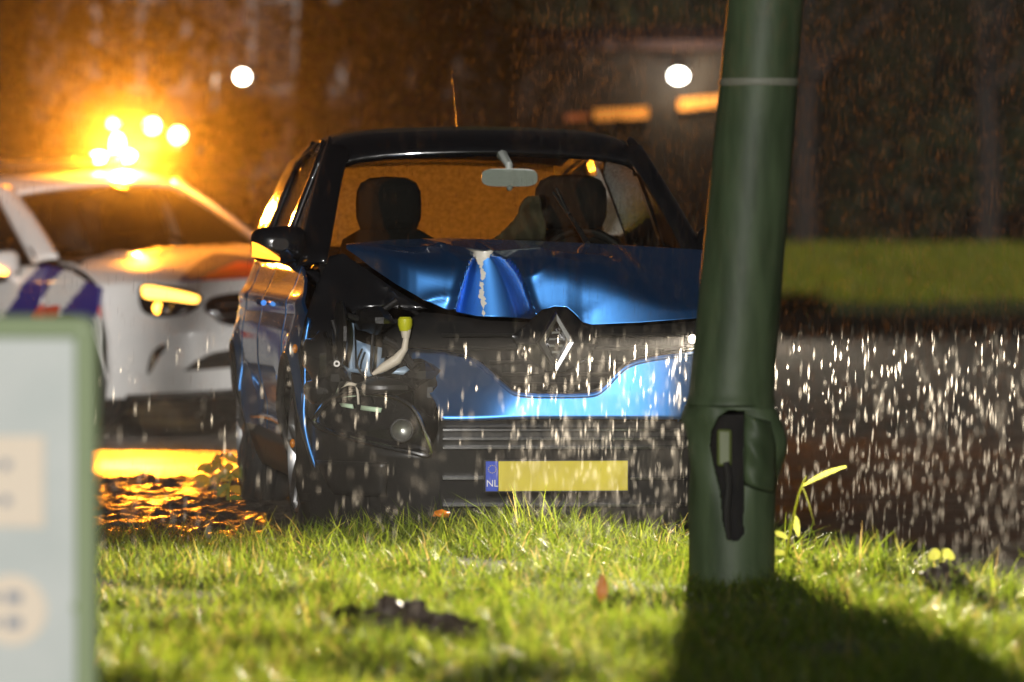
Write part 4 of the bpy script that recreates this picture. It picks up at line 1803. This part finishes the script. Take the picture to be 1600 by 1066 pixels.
# ================================================================== lamp post that was hit
M['post'] = mat('green_post_paint', (0.055, 0.085, 0.05), .55, spec=.3)
n_, r_, tc_ = noise_colour(M['post'], (0.025, 0.041, 0.017), (0.049, 0.072, 0.034), 16, 9, .36, .6)
mp_ = N(M['post'], "Mapping")
mp_.inputs["Scale"].default_value = (1.0, 1.0, 0.16)      # grime drawn out down the post
L(M['post'], tc_.outputs["Object"], mp_.inputs[0])
L(M['post'], mp_.outputs[0], n_.inputs["Vector"])
bump(M['post'], 14, .25, .01, 5)
M['fuse'] = mat('fuse_box_green', (0.075, 0.095, 0.022), .5)
lp_root = empty("lamp_post", (POLE[0], POLE[1], 0))
tag(lp_root, "leaning green lamp post in the grass, torn open and dented near its base", "lamp post")


def post_ring(z, n=72):
    ring = []
    if z > .60:
        cx = -.004 + .087 * (z - .60)
        r = .137 - .0112 * (z - .6)
    else:
        cx = .002
        r = .139
    for k in range(n):
        a = 2 * math.pi * k / n          # a = 0 : picture right, a = 3pi/2 : towards the camera
        rr = r
        if z <= .61:
            da = (a + .45 + math.pi) % (2 * math.pi) - math.pi       # bulge to the right and front
            rr += .042 * math.exp(-(da / .50) ** 2 - ((z - .49) / .11) ** 2)
            db = (a - math.pi + math.pi) % (2 * math.pi) - math.pi
            rr += .020 * math.exp(-(db / .8) ** 2 - ((z - .57) / .035) ** 2)
            dc = (a - 1.5 * math.pi + math.pi) % (2 * math.pi) - math.pi
            rr -= .034 * math.exp(-(dc / .42) ** 2 - ((z - .47) / .14) ** 2)
            rr += .007 * math.sin(5 * a + 20 * z) * math.exp(-((z - .5) / .15) ** 2)
        else:
            dc = (a - 1.5 * math.pi + math.pi) % (2 * math.pi) - math.pi
            rr += .010 * math.exp(-((z - .615) / .02) ** 2) * (.4 + .6 * math.cos(dc / 2) ** 2)
        ring.append((cx + rr * math.cos(a), rr * math.sin(a), z))
    return ring


SLOT = [(-.046, .575), (-.012, .598), (.038, .592), (.034, .45), (.034, .36), (.036, .20), (.016, .178), (-.018, .182), (-.032, .24), (-.040, .34), (-.060, .42), (-.074, .48), (-.070, .53)]
zs = list(np.linspace(-.05, .605, 230))
mb = MB()
n = 216
rings = [post_ring(z, n) for z in zs]
V = [p for r_ in rings for p in r_]
F = []
for i in range(len(zs) - 1):
    for k in range(n):
        f = (i * n + k, i * n + (k + 1) % n, (i + 1) * n + (k + 1) % n, (i + 1) * n + k)
        c = [sum(V[j][q] for j in f) / 4 for q in range(3)]
        if c[1] < 0 and inside(SLOT, c[0], c[2]):
            continue
        F.append(f)
mb.add(V, F)
mb.build("base_section", M['post'], lp_root, solid=.006, angle=50)
mb = MB()
zs2 = [.602, .606, .612, .62, .63, .645] + list(np.linspace(.67, 5.6, 40))
n = 72
rings = [post_ring(z) for z in zs2]
mb.grid([r_ + [r_[0]] for r_ in rings])
inner = [(x * .8, y * .8, z) for x, y, z in rings[0]]
mb.add(rings[0] + inner, [((k + 1) % n, k, n + k, n + (k + 1) % n) for k in range(n)])
mb.build("shaft", M['post'], lp_root)
mb = MB()
zr = 1.645
r_ = .137 - .0112 * (zr - .6) + .001
M['weld'] = mat('bare_weld', (0.13, 0.135, 0.10), .6)
mb.lathe([(-.012, r_), (-.006, r_ + .003), (.006, r_ + .003), (.012, r_)], (-.004 + .087 * (zr - .6), 0, zr), 'z', 64)
mb.build("weld_ring", M['weld'], lp_root)
mb = MB()
mb.box((-.026, -.098, .475), (.048, .03, .12))
mb.build("fuse_box", M['fuse'], lp_root, bevel=.01)
mb = MB()
mb.tube(catmull([(-.02, -.108, .43), (-.012, -.112, .36), (-.018, -.11, .26), (-.01, -.10, .12)], 5), .012, 8)
mb.build("cable", M['plastic'], lp_root)
mb = MB()
mb.lathe([(0, .0005), (0, .112), (.56, .112), (.56, .0005)], (.002, .012, .02), 'z', 32)
mb.build("dark_lining", M['dark'], lp_root)  # added near-black lining stands in for the shade inside the opening
# bent hatch door on the right of the opening
mb = MB()
rows = []
for z in np.linspace(.36, .585, 16):
    rows.append([(.034 + .105 * t, -.150 - .030 * math.sin(t * 2.6) - .022 * math.sin((z - .36) * 13) + .085 * t * t + .006 * math.sin(z * 60 + t * 5), z - .03 * t) for t in np.linspace(0, 1, 12)])
mb.grid(rows)
mb.build("hatch_door", M['post'], lp_root, solid=.004)

# ================================================================== board in the foreground
BY = 10.75
M['board_green'] = mat('board_frame_green', (0.30, 0.38, 0.20), .45)
M['board_face'] = mat('board_face_pale', (0.56, 0.66, 0.63), .35)
noise_colour(M['board_face'], (0.55, 0.60, 0.57), (0.63, 0.665, 0.63), 5)
M['label'] = mat('cream_label', (0.9, 0.77, 0.60), .5)
M['label_mark'] = mat('label_mark', (0.30, 0.33, 0.38), .5)
bx1, bz1 = at(150, 494, BY)
BW, BH = .62, .78
brd = empty("information_board", (bx1, BY, 0), R(-7))
tag(brd, "pale board in a green frame standing close at the left edge", "board")
mb = MB()
mb.box((-BW / 2, .02, bz1 - BH / 2), (BW - .05, .02, BH - .05))
mb.build("face", M['board_face'], brd)
rr_ = .03
ring = []
for cx, cz, a0 in ((-rr_, bz1 - rr_, 0), (-BW + rr_, bz1 - rr_, 90), (-BW + rr_, bz1 - BH + rr_, 180), (-rr_, bz1 - BH + rr_, 270)):
    for k in range(7):
        a = R(a0 + 90 * k / 6)
        ring.append((cx + (rr_ - .022) * math.cos(a), .02, cz + (rr_ - .022) * math.sin(a)))
mb = MB()
mb.tube(ring + [ring[0]], .024, 12, cap=False)
mb.build("frame", M['board_green'], brd)
for x in (-.08, -BW + .08):
    mb = MB()
    mb.tube([(x, .045, -.1), (x, .045, bz1 - .05)], .022, 12)
    mb.build("post", M['board_green'], brd)
ux0, uz0 = at(58, 825, BY)
ux1, uz1 = at(58, 682, BY)
mb = MB()
mb.box((ux0 - bx1 - .075, .005, (uz0 + uz1) / 2), (.17, .004, uz1 - uz0))
lb = mb.build("square_label", M['label'], brd, bevel=.001)
for py in (727, 783):
    x, z = at(6, py, BY)
    for q, w, hh in ((0, .018, .018), (.035, .03, .012)):
        MB().box((x - bx1 - q, .001, z), (w, .003, hh)).build("printed_mark", M['label_mark'], lb)
cx, cz = at(14, 955, BY)
mb = MB()
mb.lathe([(.004, .068), (.0, .068), (.0, .0005)], (cx - bx1, .004, cz), 'y', 40)
lb = mb.build("round_label", M['label'], brd)
for py in (935, 975):
    x, z = at(18, py, BY)
    for q, w, hh in ((0, .03, .022), (.04, .025, .016)):
        MB().box((x - bx1 - q, .001, z), (w, .003, hh)).build("printed_mark", M['label_mark'], lb)
x, z = at(118, 950, BY)
mb = MB()
mb.lathe([(.008, .010), (-.002, .010), (-.005, .006), (-.006, .0005)], (x - bx1, .006, z), 'y', 16)
mb.build("bolt", M['board_green'], brd)

# ================================================================== small things in the verge
M['turf'] = mat('torn_turf', (0.035, 0.022, 0.014), .7)
noise_colour(M['turf'], (0.02, 0.012, 0.008), (0.06, 0.04, 0.028), 40)


def clod(x, y, z, s, label, seed):
    r_ = random.Random(seed)
    mb = MB()
    mb.ball((0, 0, 0), 1.0, 18)
    ph = [r_.uniform(0, 6) for _ in range(6)]
    V = []
    for p in mb.v:
        k = 1 + .22 * math.sin(5 * p[0] + ph[0]) * math.sin(6 * p[2] + ph[1]) + .25 * math.sin(9 * p[0] + 4 * p[1] + ph[2]) + r_.uniform(-.1, .1)
        V.append((p[0] * k * s[0], p[1] * k * s[1], max(-.6, p[2] * k) * s[2]))
    mb.v = V
    o = mb.build("clod", M['turf'], None, angle=25)
    o.location = (x, y, z)
    tag(o, label, "clod", "dark clods torn out of the grass")


clod(-.30, 15.35, .10, (0.101, 0.068, 0.061), "biggest jagged dark brown clod lying in the lit grass", 1)
clod(-.17, 15.2, .085, (0.081, 0.068, 0.041), "low flat dark clod on the right of the biggest clod", 2)
clod(-.45, 15.4, .10, (0.047, 0.041, 0.034), "smallest dark clod on the left of the biggest clod", 5)
clod(1.31, 17.0, .10, (0.074, 0.068, 0.054), "dark clod in the grass on the right of the lamp post", 9)

M['leaf_orange'] = mat('dead_leaf', (0.55, 0.20, 0.03), .6)
mb = MB()
rows = []
for t in np.linspace(0, 1, 9):
    w = .018 * math.sin(math.pi * min(1, t * .95 + .05)) ** .8
    rows.append([(-w, .012 * math.sin(t * 3), t * .09), (0, .012 * math.sin(t * 3) + .006, t * .09), (w, .012 * math.sin(t * 3), t * .09)])
mb.grid(rows)
o = mb.build("fallen_leaf", M['leaf_orange'])
o.location = (.265, 16.55, .07)
tag(o, "small orange dead leaf stuck upright in the lit grass", "leaf")

M['shard'] = mat('indicator_shard', (0.75, 0.22, 0.02), .2)
mb = MB()
mb.add([(-.03, 0, -.008), (.026, .004, -.012), (.034, 0, .006), (.004, -.006, .016), (-.022, 0, .012)], [(0, 1, 2, 3, 4)])
o = mb.build("lamp_shard", M['shard'], solid=.004)
o.location = (-.255, 20.2, .155)
o.rotation_euler = (R(-30), 0, R(10))
tag(o, "orange splinter of a broken indicator lens in the grass below the car", "splinter")

# stalk beside the post
M['stem'] = grass_mat('stem', (0.16, 0.19, 0.035), (0.20, 0.22, 0.04), .5)


def weed(x, y, h, label, seed, leaves, stalk=None, group=None):
    r_ = random.Random(seed)
    root_ = empty("weed", (x, y, 0))
    tag(root_, label, "weed", group)
    st = stalk or [(0, 0, 0), (.01, 0, h * .5), (.03, 0, h)]
    mb = MB()
    c = catmull(st, 6)
    mb.tube(c, [.006 - .0035 * i / (len(c) - 1) for i in range(len(c))], 6)
    mb.build("stem", M['stem'], root_)
    for (t, az, ln, w, up) in leaves:
        p = Vector(c[min(len(c) - 1, int(t * (len(c) - 1)))])
        dr = Vector((math.cos(az), math.sin(az) * .6, 0))
        sd = Vector((0, 1, 0)) if abs(dr.x) > .5 else Vector((1, 0, 0))
        rows = []
        for q in np.linspace(0, 1, 7):
            ww = w * math.sin(math.pi * (q * .92 + .04)) ** .7
            ctr = p + dr * ln * q + Vector((0, 0, ln * (up * q - .5 * q * q * (1 - up))))
            rows.append([ctr - sd * ww * .5 - Vector((0, 0, ww * .6)), ctr, ctr + sd * ww * .5 + Vector((0, 0, ww * .6))])
        mb = MB()
        mb.grid(rows)
        mb.build("leaf", M['stem'], root_)
    return root_


weed(.88, 18.35, .33, "tall bent stalk with long pale leaves right of the lamp post", 3,
     [(.45, 3.4, .05, .016, .6), (.62, -1.2, .045, .018, -.6), (.85, .2, .15, .014, .62), (.85, .9, .07, .012, -.9), (.3, 2.6, .06, .016, .3)],
     [(0, 0, 0), (.012, 0, .10), (.03, 0, .20), (.055, 0, .31), (.08, 0, .37)])
weed(1.33, 17.75, .17, "broad leaved seedling at the right edge of the verge", 4, [(.9, 2.8, .045, .03, .2), (.9, .3, .045, .03, .2), (.7, 1.2, .05, .03, .4), (.6, -1.5, .05, .03, .4)])
for i, (x, y, h) in enumerate(((-1.29, 24.6, .22), (-1.22, 24.1, .17), (-1.36, 25.3, .14))):
    lv = [(t, random.uniform(0, 6.3), random.uniform(.05, .09), .03, random.uniform(-.1, .5)) for t in (.2, .35, .45, .55, .7, .8, .9, .95)]
    weed(x, y, h, ["tallest leafy weed by the rear wheel of the crashed car", "low bushy weed touching the rear wheel of the crashed car", "small weed on the gravel behind the rear wheel of the crashed car"][i], 20 + i, lv, group="weeds by the rear wheel")


# ================================================================== far side: trees, hedge shrubs, house, shed, lamps, truck
def leaf_mat(name, c1, c2):
    m = grass_mat(name, c1, c2, .35)
    return m


M['leaf_a'] = leaf_mat('foliage_dark', (0.035, 0.05, 0.012), (0.075, 0.085, 0.022))
M['leaf_b'] = leaf_mat('foliage_brown', (0.06, 0.045, 0.015), (0.12, 0.09, 0.03))
M['leaf_c'] = leaf_mat('foliage_conifer', (0.018, 0.024, 0.010), (0.035, 0.042, 0.016))
M['bark'] = mat('bark', (0.03, 0.022, 0.016), .9)
noise_colour(M['bark'], (0.010, 0.008, 0.006), (0.024, 0.018, 0.014), 12)


def leaves(name, centres, radii, per, size, material, parent=None):
    """leaf faces scattered in clumps"""
    C = np.repeat(np.array(centres, float), per, axis=0)
    Rr = np.repeat(np.array(radii, float), per)
    n = len(C)
    d_ = rng.normal(0, 1, (n, 3))
    d_ /= np.linalg.norm(d_, axis=1)[:, None]
    C = C + d_ * (Rr * rng.uniform(.25, 1, n) ** .6)[:, None]
    C[:, 2] = np.maximum(C[:, 2], .03)
    a = rng.normal(0, 1, (n, 3))
    a /= np.linalg.norm(a, axis=1)[:, None]
    b = np.cross(a, rng.normal(0, 1, (n, 3)))
    b /= np.linalg.norm(b, axis=1)[:, None]
    s = size * rng.uniform(.6, 1.3, n)[:, None]
    V = np.stack([C - a * s, C - b * s * .5, C + a * s, C + b * s * .5], 1)
    me = bpy.data.meshes.new(name)
    me.vertices.add(n * 4)
    me.vertices.foreach_set("co", V.reshape(-1).astype(np.float32))
    F = np.arange(n * 4, dtype=np.int32)
    me.loops.add(n * 4)
    me.loops.foreach_set("vertex_index", F)
    me.polygons.add(n)
    me.polygons.foreach_set("loop_start", np.arange(0, n * 4, 4, dtype=np.int32))
    at2 = me.attributes.new("tint", 'FLOAT', 'POINT')
    at2.data.foreach_set("value", np.repeat(rng.uniform(0, .9, n), 4).astype(np.float32))
    me.update()
    me.validate()
    me.materials.append(material)
    o = bpy.data.objects.new(name, me)
    COL.objects.link(o)
    if parent:
        o.parent = parent
    return o


def tree(x, y, h, cr, cz, label, seed, material, group="trees across the road"):
    r_ = random.Random(seed)
    root_ = empty("tree", (x, y, 0))
    tag(root_, label, "tree", group)
    mb = MB()
    tr = [(0, 0, -.1), (r_.uniform(-.05, .05), 0, h * .25), (r_.uniform(-.15, .15), 0, h * .5), (r_.uniform(-.3, .3), 0, h * .85)]
    r0 = .045 * h * .6
    mb.tube(tr, [r0, r0 * .75, r0 * .55, r0 * .15], 12)
    cen, rad = [], []
    for k in range(6):
        a = r_.uniform(0, 6.28)
        z0 = h * r_.uniform(.3, .55)
        e = Vector((math.cos(a) * cr * .8, math.sin(a) * cr * .8, z0 + h * r_.uniform(.1, .35)))
        mb.tube([(0, 0, z0), (e.x * .5, e.y * .5, (z0 + e.z) / 2 + .1), e], [r0 * .4, r0 * .25, r0 * .08], 8)
        cen.append(tuple(e))
        rad.append(cr * .45)
    mb.build("trunk", M['bark'], root_)
    for k in range(34):
        th, ph = r_.uniform(0, 6.28), r_.uniform(-1, 1)
        q = cr * r_.uniform(.3, 1)
        cen.append((math.cos(th) * q, math.sin(th) * q, cz + ph * (h - cz) * .8))
        rad.append(cr * r_.uniform(.18, .34))
    leaves("crown", cen, rad, 110, .075, material, root_)


def shrub(x, y, h, w, label, seed, material, group="shrubs behind the police car"):
    r_ = random.Random(seed)
    root_ = empty("shrub", (x, y, 0))
    tag(root_, label, "shrub", group)
    mb = MB()
    cen, rad = [], []
    for k in range(7):
        a = r_.uniform(0, 6.28)
        e = (math.cos(a) * w * .6, math.sin(a) * w * .5, h * r_.uniform(.6, .95))
        mb.tube([(e[0] * .1, e[1] * .1, -.05), (e[0] * .5, e[1] * .5, e[2] * .55), e], [.03, .02, .006], 6)
    mb.build("stems", M['bark'], root_)
    for k in range(26):
        th = r_.uniform(0, 6.28)
        zz = r_.uniform(.1, 1)
        q = w * r_.uniform(.1, 1) * (1 - .55 * zz * zz)
        cen.append((math.cos(th) * q, math.sin(th) * q * .8, h * zz * .92))
        rad.append(w * r_.uniform(.2, .36))
    leaves("foliage", cen, rad, 130, .05, material, root_)


shrub(-5.0, 44.0, 2.5, 1.0, "dark shrub at the far left behind the police car roof", 1, M['leaf_b'])
shrub(-4.15, 47.0, 2.3, .8, "broad shrub left of the truck with amber lamps", 2, M['leaf_b'])
shrub(-2.0, 43.0, 2.2, .75, "amber lit shrub between the beacon and the crashed car", 3, M['leaf_a'])
shrub(-1.45, 44.5, 2.05, .8, "shrub seen just left of the crashed car roof", 4, M['leaf_b'])
shrub(-.5, 45.0, 1.95, .8, "shrub behind the aerial of the crashed car", 5, M['leaf_b'])
shrub(.4, 47.0, 1.9, .8, "shrub behind the right half of the crashed car roof", 6, M['leaf_b'])
tree(-4.6, 52, 7.5, 2.1, 4.3, "tall tree left of the police beacon", 11, M['leaf_b'])
tree(-2.0, 56, 8.6, 2.2, 5.9, "tree right of the small street lamp", 12, M['leaf_b'])
tree(-.8, 54, 7.5, 2.1, 4.4, "tree standing above the crashed car roof", 13, M['leaf_a'])
tree(5.6, 107, 11.0, 2.6, 6.8, "tree close to the right of the lamp post", 14, M['leaf_c'])
tree(9.2, 109, 11.0, 3.0, 6.4, "darkest tree at the far right", 15, M['leaf_c'])

# trees added unseen behind the camera so their crowns shade the far side
for i, (x, lean_, lab) in enumerate(((-11.0, 0, "added shade tree behind the camera, farthest to the left"), (-8.2, 0, "added shade tree behind the camera, second from the left"),
                                     (-5.6, 1.5, "leaning added shade tree behind the camera, third from the left"), (2.6, -2.2, "leaning added shade tree behind the camera, farthest to the right"))):
    root_ = empty("tree", (x, -5.5, 0))
    tag(root_, lab, "tree", "added shade trees behind the camera")
    mb = MB()
    mb.tube([(0, 0, -.1), (.05, 0, 3), (lean_ * .2, 0, 7), (lean_, 0, 11.5)], [.26, .21, .17, .07], 12)
    for k in range(5):
        a = k * 1.3
        mb.tube([(lean_ * .2, 0, 6.6 + k * .6), (lean_ * .6 + math.cos(a) * .9, math.sin(a) * .6, 8.4 + k * .6), (lean_ + math.cos(a) * 1.7, math.sin(a) * 1.2, 9.4 + k * .6)], [.09, .06, .02], 8)
    mb.build("trunk", M['bark'], root_)
    wd = 2.4 if lean_ else 1.5
    cen = [(lean_ + rng.uniform(-wd, wd), rng.uniform(-1.0, 1.0), rng.uniform(8.95, 12.95)) for k in range(int(46 * wd / 1.5))]
    leaves("crown", cen, [.95] * len(cen), 100, .2, M['leaf_a'], root_)

# dark wood behind everything
cen, rad = [], []
for k in range(240):
    cen.append((rng.uniform(-24, 24), rng.uniform(110, 119), rng.uniform(.3, 9) ** 1.0))
    rad.append(rng.uniform(.8, 1.7))
tag(leaves("woodland", cen, rad, 70, .32, M['leaf_c']), "dark wood closing off the view beyond the bank", "woodland", kind="stuff")

# house
M['brick'] = mat('brick_wall', (0.22, 0.10, 0.07), .85)
br = N(M['brick'], "TexBrick", Scale=4.0)
tc = N(M['brick'], "TexCoord")
br.inputs["Color1"].default_value = (0.085, 0.036, 0.027, 1)
br.inputs["Color2"].default_value = (0.06, 0.028, 0.022, 1)
br.inputs["Mortar"].default_value = (0.08, 0.07, 0.06, 1)
mp = N(M['brick'], "Mapping")
mp.inputs["Rotation"].default_value = (R(90), 0, 0)
L(M['brick'], tc.outputs["Object"], mp.inputs[0])
L(M['brick'], mp.outputs[0], br.inputs["Vector"])
L(M['brick'], br.outputs["Color"], bsdf(M['brick']).inputs["Base Color"])
M['roof_tile'] = mat('roof_tile', (0.07, 0.035, 0.03), .7)
M['frame_white'] = mat('window_frame_paint', (0.10, 0.09, 0.08), .5)
M['night_glass'] = mat('dark_window_glass', (0.02, 0.022, 0.025), .05, spec=.8)
hs = empty("brick_house", (-5.2, 76, 0))
tag(hs, "dark brick house half hidden behind the trees on the left", "house")
mb = MB()
mb.box((0, 3.5, 2.7), (7.0, 7.0, 5.4))
mb.build("wall", M['brick'], hs)
mb = MB()
mb.add([(-3.8, -.4, 5.3), (3.8, -.4, 5.3), (3.8, 7.4, 5.3), (-3.8, 7.4, 5.3), (-3.8, 3.5, 8.6), (3.8, 3.5, 8.6)], [(0, 1, 5, 4), (2, 3, 4, 5), (1, 2, 5), (3, 0, 4), (3, 2, 1, 0)])
mb.build("roof", M['roof_tile'], hs, smooth=False)
for x in (-2.2, .2, 2.3):
    for z in (1.4, 3.75):
        mb = MB()
        for bx, bz_, w, hh in ((0, .62, 1.3, .08), (0, -.62, 1.3, .08), (-.61, 0, .08, 1.16), (.61, 0, .08, 1.16), (0, 0, .06, 1.16)):
            mb.box((x + bx, -.03, z + bz_), (w, .08, hh))
        w_ob = mb.build("window", M['frame_white'], hs, smooth=False)
        mb = MB()
        mb.box((x, -.012, z), (1.2, .02, 1.2))
        mb.build("pane", M['night_glass'], w_ob, smooth=False)

# shed with self-glowing strips for orange-lit boards and a wall lamp
M['shed_board'] = mat('shed_boards', (0.04, 0.03, 0.02), .8)
noise_colour(M['shed_board'], (0.025, 0.018, 0.013), (0.05, 0.038, 0.028), 6)
M['glow_strip'] = emissive('glow_strip', (1.0, 0.36, 0.05), .42)
M['glow_strip_dim'] = emissive('glow_strip_dim', (1.0, 0.25, 0.05), .10)
SY = 62.0
SHX = .55
sh = empty("shed", (SHX, SY, 0))
tag(sh, "low dark building behind the lamp post with glowing orange strips", "shed")
mb = MB()
mb.box((0, 2.0, 1.62), (4.4, 4.0, 3.24))
mb.build("wall", M['shed_board'], sh)
mb = MB()
mb.add([(-2.4, -.25, 3.2), (2.4, -.25, 3.2), (2.4, 4.25, 3.5), (-2.4, 4.25, 3.5), (-2.4, -.25, 3.3), (2.4, -.25, 3.3), (2.4, 4.25, 3.62), (-2.4, 4.25, 3.62)], [(3, 2, 1, 0), (4, 5, 6, 7), (0, 1, 5, 4), (1, 2, 6, 5), (2, 3, 7, 6), (3, 0, 4, 7)])
mb.build("roof", M['roof_tile'], sh, smooth=False)
for (xa, ya, xb, yb_, th, mt_) in ((926, 180, 1012, 176, 17, 'glow_strip'), (1060, 164, 1140, 156, 18, 'glow_strip'), (884, 184, 924, 182, 9, 'glow_strip_dim')):
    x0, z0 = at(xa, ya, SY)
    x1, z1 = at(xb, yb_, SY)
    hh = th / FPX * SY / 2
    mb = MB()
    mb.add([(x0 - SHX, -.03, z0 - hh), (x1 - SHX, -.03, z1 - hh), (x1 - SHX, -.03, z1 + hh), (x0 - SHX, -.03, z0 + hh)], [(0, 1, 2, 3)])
    wn_ = mb.build("window", M[mt_], sh, smooth=False, solid=.02)  # board strip with its orange light put in as glow
    mb = MB()
    ring = [(x0 - SHX - .02, -.03, z0 - hh - .02), (x1 - SHX + .02, -.03, z1 - hh - .02), (x1 - SHX + .02, -.03, z1 + hh + .02), (x0 - SHX - .02, -.03, z0 + hh + .02)]
    mb.tube(ring + [ring[0]], .022, 6, cap=False)
    mb.build("frame", M['shed_board'], wn_)


def lamp_light(parent, loc, e, col, size=.08):
    l_ = bpy.data.lights.new("lamp_light", 'POINT')
    l_.energy = e
    l_.color = col
    l_.shadow_soft_size = size
    ob = bpy.data.objects.new("lamp_light", l_)
    COL.objects.link(ob)
    ob.parent = parent
    ob.location = loc


wx, wz = at(1059, 120, SY)
wl = empty("wall_lamp", (wx, SY, wz))
tag(wl, "bright round lamp fixed to the shed wall beside the lamp post", "lamp")
mb = MB()
mb.tube([(.0, 0, .12), (.0, -.14, .14), (0, -.22, .10)], .018, 8)
mb.lathe([(.02, .05), (.0, .09), (-.03, .12)], (0, -.24, .10), 'z', 24)
mb.build("bracket", M['plastic'], wl)
mb = MB()
mb.ball((0, -.24, .0), .085, 18, sc=(1.1, 1, .85))
mb.build("globe", M['lamp_white'], wl)
lamp_light(wl, (.05, -.42, -.02), 22, (1, .82, .55))

sx_, sz_ = at(379, 120, 68)
slr = empty("street_lamp", (sx_ - .35, 68, 0))
tag(slr, "small white street lamp shining above the shrubs left of the crashed car", "street lamp")
mb = MB()
mb.tube([(0, 0, -.1), (0, 0, sz_ * .6), (0, 0, sz_ + .1), (.08, 0, sz_ + .22), (.3, 0, sz_ + .16)], [.06, .05, .04, .035, .035], 10)
mb.build("post", M['plastic'], slr)
mb = MB()
mb.lathe([(.10, .03), (.08, .08), (.03, .12), (.025, .12)], (.35, 0, sz_ + .04), 'z', 24)
mb.build("hood", M['plastic'], slr)
mb = MB()
mb.ball((.35, 0, sz_), .075, 16, sc=(1, 1, .9))
mb.build("globe", M['lamp_white'], slr)
lamp_light(slr, (.35, -.12, sz_ - .1), 60, (1, .86, .62))

# recovery truck with amber lamps behind the police car
tk = empty("recovery_truck", (-3.98, 58.5, 0))
tag(tk, "dark truck with amber lamps lit on its roof far behind the police car", "truck")
M['truck'] = mat('truck_paint', (0.10, 0.07, 0.02), .35, 0, .5)
mb = MB()
mb.box((-.25, 1.1, 1.25), (1.9, 1.9, 1.7))
mb.build("cab", M['truck'], tk, bevel=.12)
mb = MB()
mb.box((-.25, .14, 1.55), (1.6, .04, .65))
mb.build("windscreen", M['night_glass'], tk, bevel=.015)
mb = MB()
mb.box((-.25, 4.6, 1.1), (2.1, 5.0, .25))
mb.box((-.25, 2.25, 1.55), (2.1, .12, 1.2))
mb.build("flatbed", M['truck'], tk, bevel=.03)
mb = MB()
mb.box((-.25, .12, .55), (1.95, .2, .3))
mb.build("bumper", M['plastic'], tk, bevel=.04)
mb = MB()
mb.tube([(-.9, .6, 2.1), (-.9, .6, 2.3), (.45, .6, 2.3), (.45, .6, 1.75)], .03, 8)
mb.build("lamp_frame", M['plastic'], tk)
for s in (-1, 1):
    for y in (1.1, 5.2):
        mb = MB()
        mb.lathe([(-.12, .25), (-.14, .4), (-.1, .45), (.1, .45), (.14, .4), (.12, .25)], (-.25 + s * .85, y, .45), 'x', 28)
        mb.lathe([(.1 * s, .0005), (.1 * s, .26)], (-.25 + s * .85, y, .45), 'x', 28)
        mb.build("wheel", M['rubber'], tk)
for px, py, r_ in ((178, 194, .05), (238, 197, .075), (278, 212, .075), (241, 236, .05), (294, 265, .055), (270, 262, .035)):
    x, z = at(px, py, 59.0)
    mb = MB()
    mb.ball((x + 3.98, .5, z), r_, 14)
    mb.build("amber_lamp", M['truck_lamp'], tk)

# ================================================================== wet air
hz = MB().box((0, 57, 9.5), (122, 150, 21.2)).build("haze", bpy.data.materials.new("wet_air"), None, smooth=False)
hm = hz.data.materials[0]
hm.use_nodes = True
hm.node_tree.nodes.clear()
vo = hm.node_tree.nodes.new("ShaderNodeOutputMaterial")
pv = hm.node_tree.nodes.new("ShaderNodeVolumePrincipled")
pv.inputs["Color"].default_value = (0.9, 0.9, 0.9, 1)
pv.inputs["Density"].default_value = 0.0007
pv.inputs["Anisotropy"].default_value = 0.15
hm.node_tree.links.new(pv.outputs[0], vo.inputs["Volume"])
tag(hz, kind="stuff")
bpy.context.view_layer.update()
bp = bo.matrix_world.translation  # nested volumes added round the beacon to imitate lens glow
for rad_, den_, lab in ((.24, .055, "innermost added glow shell at the amber beacon"), (.46, .026, "denser added glow shell close round the amber beacon"), (.85, .012, "second added glow shell round the amber beacon"), (1.5, .006, "middle added glow shell round the amber beacon"), (2.6, .0035, "thin added glow shell farther out round the amber beacon"), (3.6, .0018, "faint outermost added glow shell round the amber beacon")):
    mm = bpy.data.materials.new("lamp_halo")
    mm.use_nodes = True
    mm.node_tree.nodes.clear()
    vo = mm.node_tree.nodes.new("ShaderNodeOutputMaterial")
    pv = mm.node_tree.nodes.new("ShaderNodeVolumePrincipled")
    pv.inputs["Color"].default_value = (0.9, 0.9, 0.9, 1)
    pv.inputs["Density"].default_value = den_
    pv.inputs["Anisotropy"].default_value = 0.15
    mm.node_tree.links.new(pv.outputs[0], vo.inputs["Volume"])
    halo = MB().ball((0, 0, 0), 1.0, 40, sc=(rad_, rad_, rad_)).build("halo", mm)
    halo.location = (bp.x, bp.y - .15, bp.z + .1)
    tag(halo, lab, "halo", "added glow shells round the beacon", "stuff")
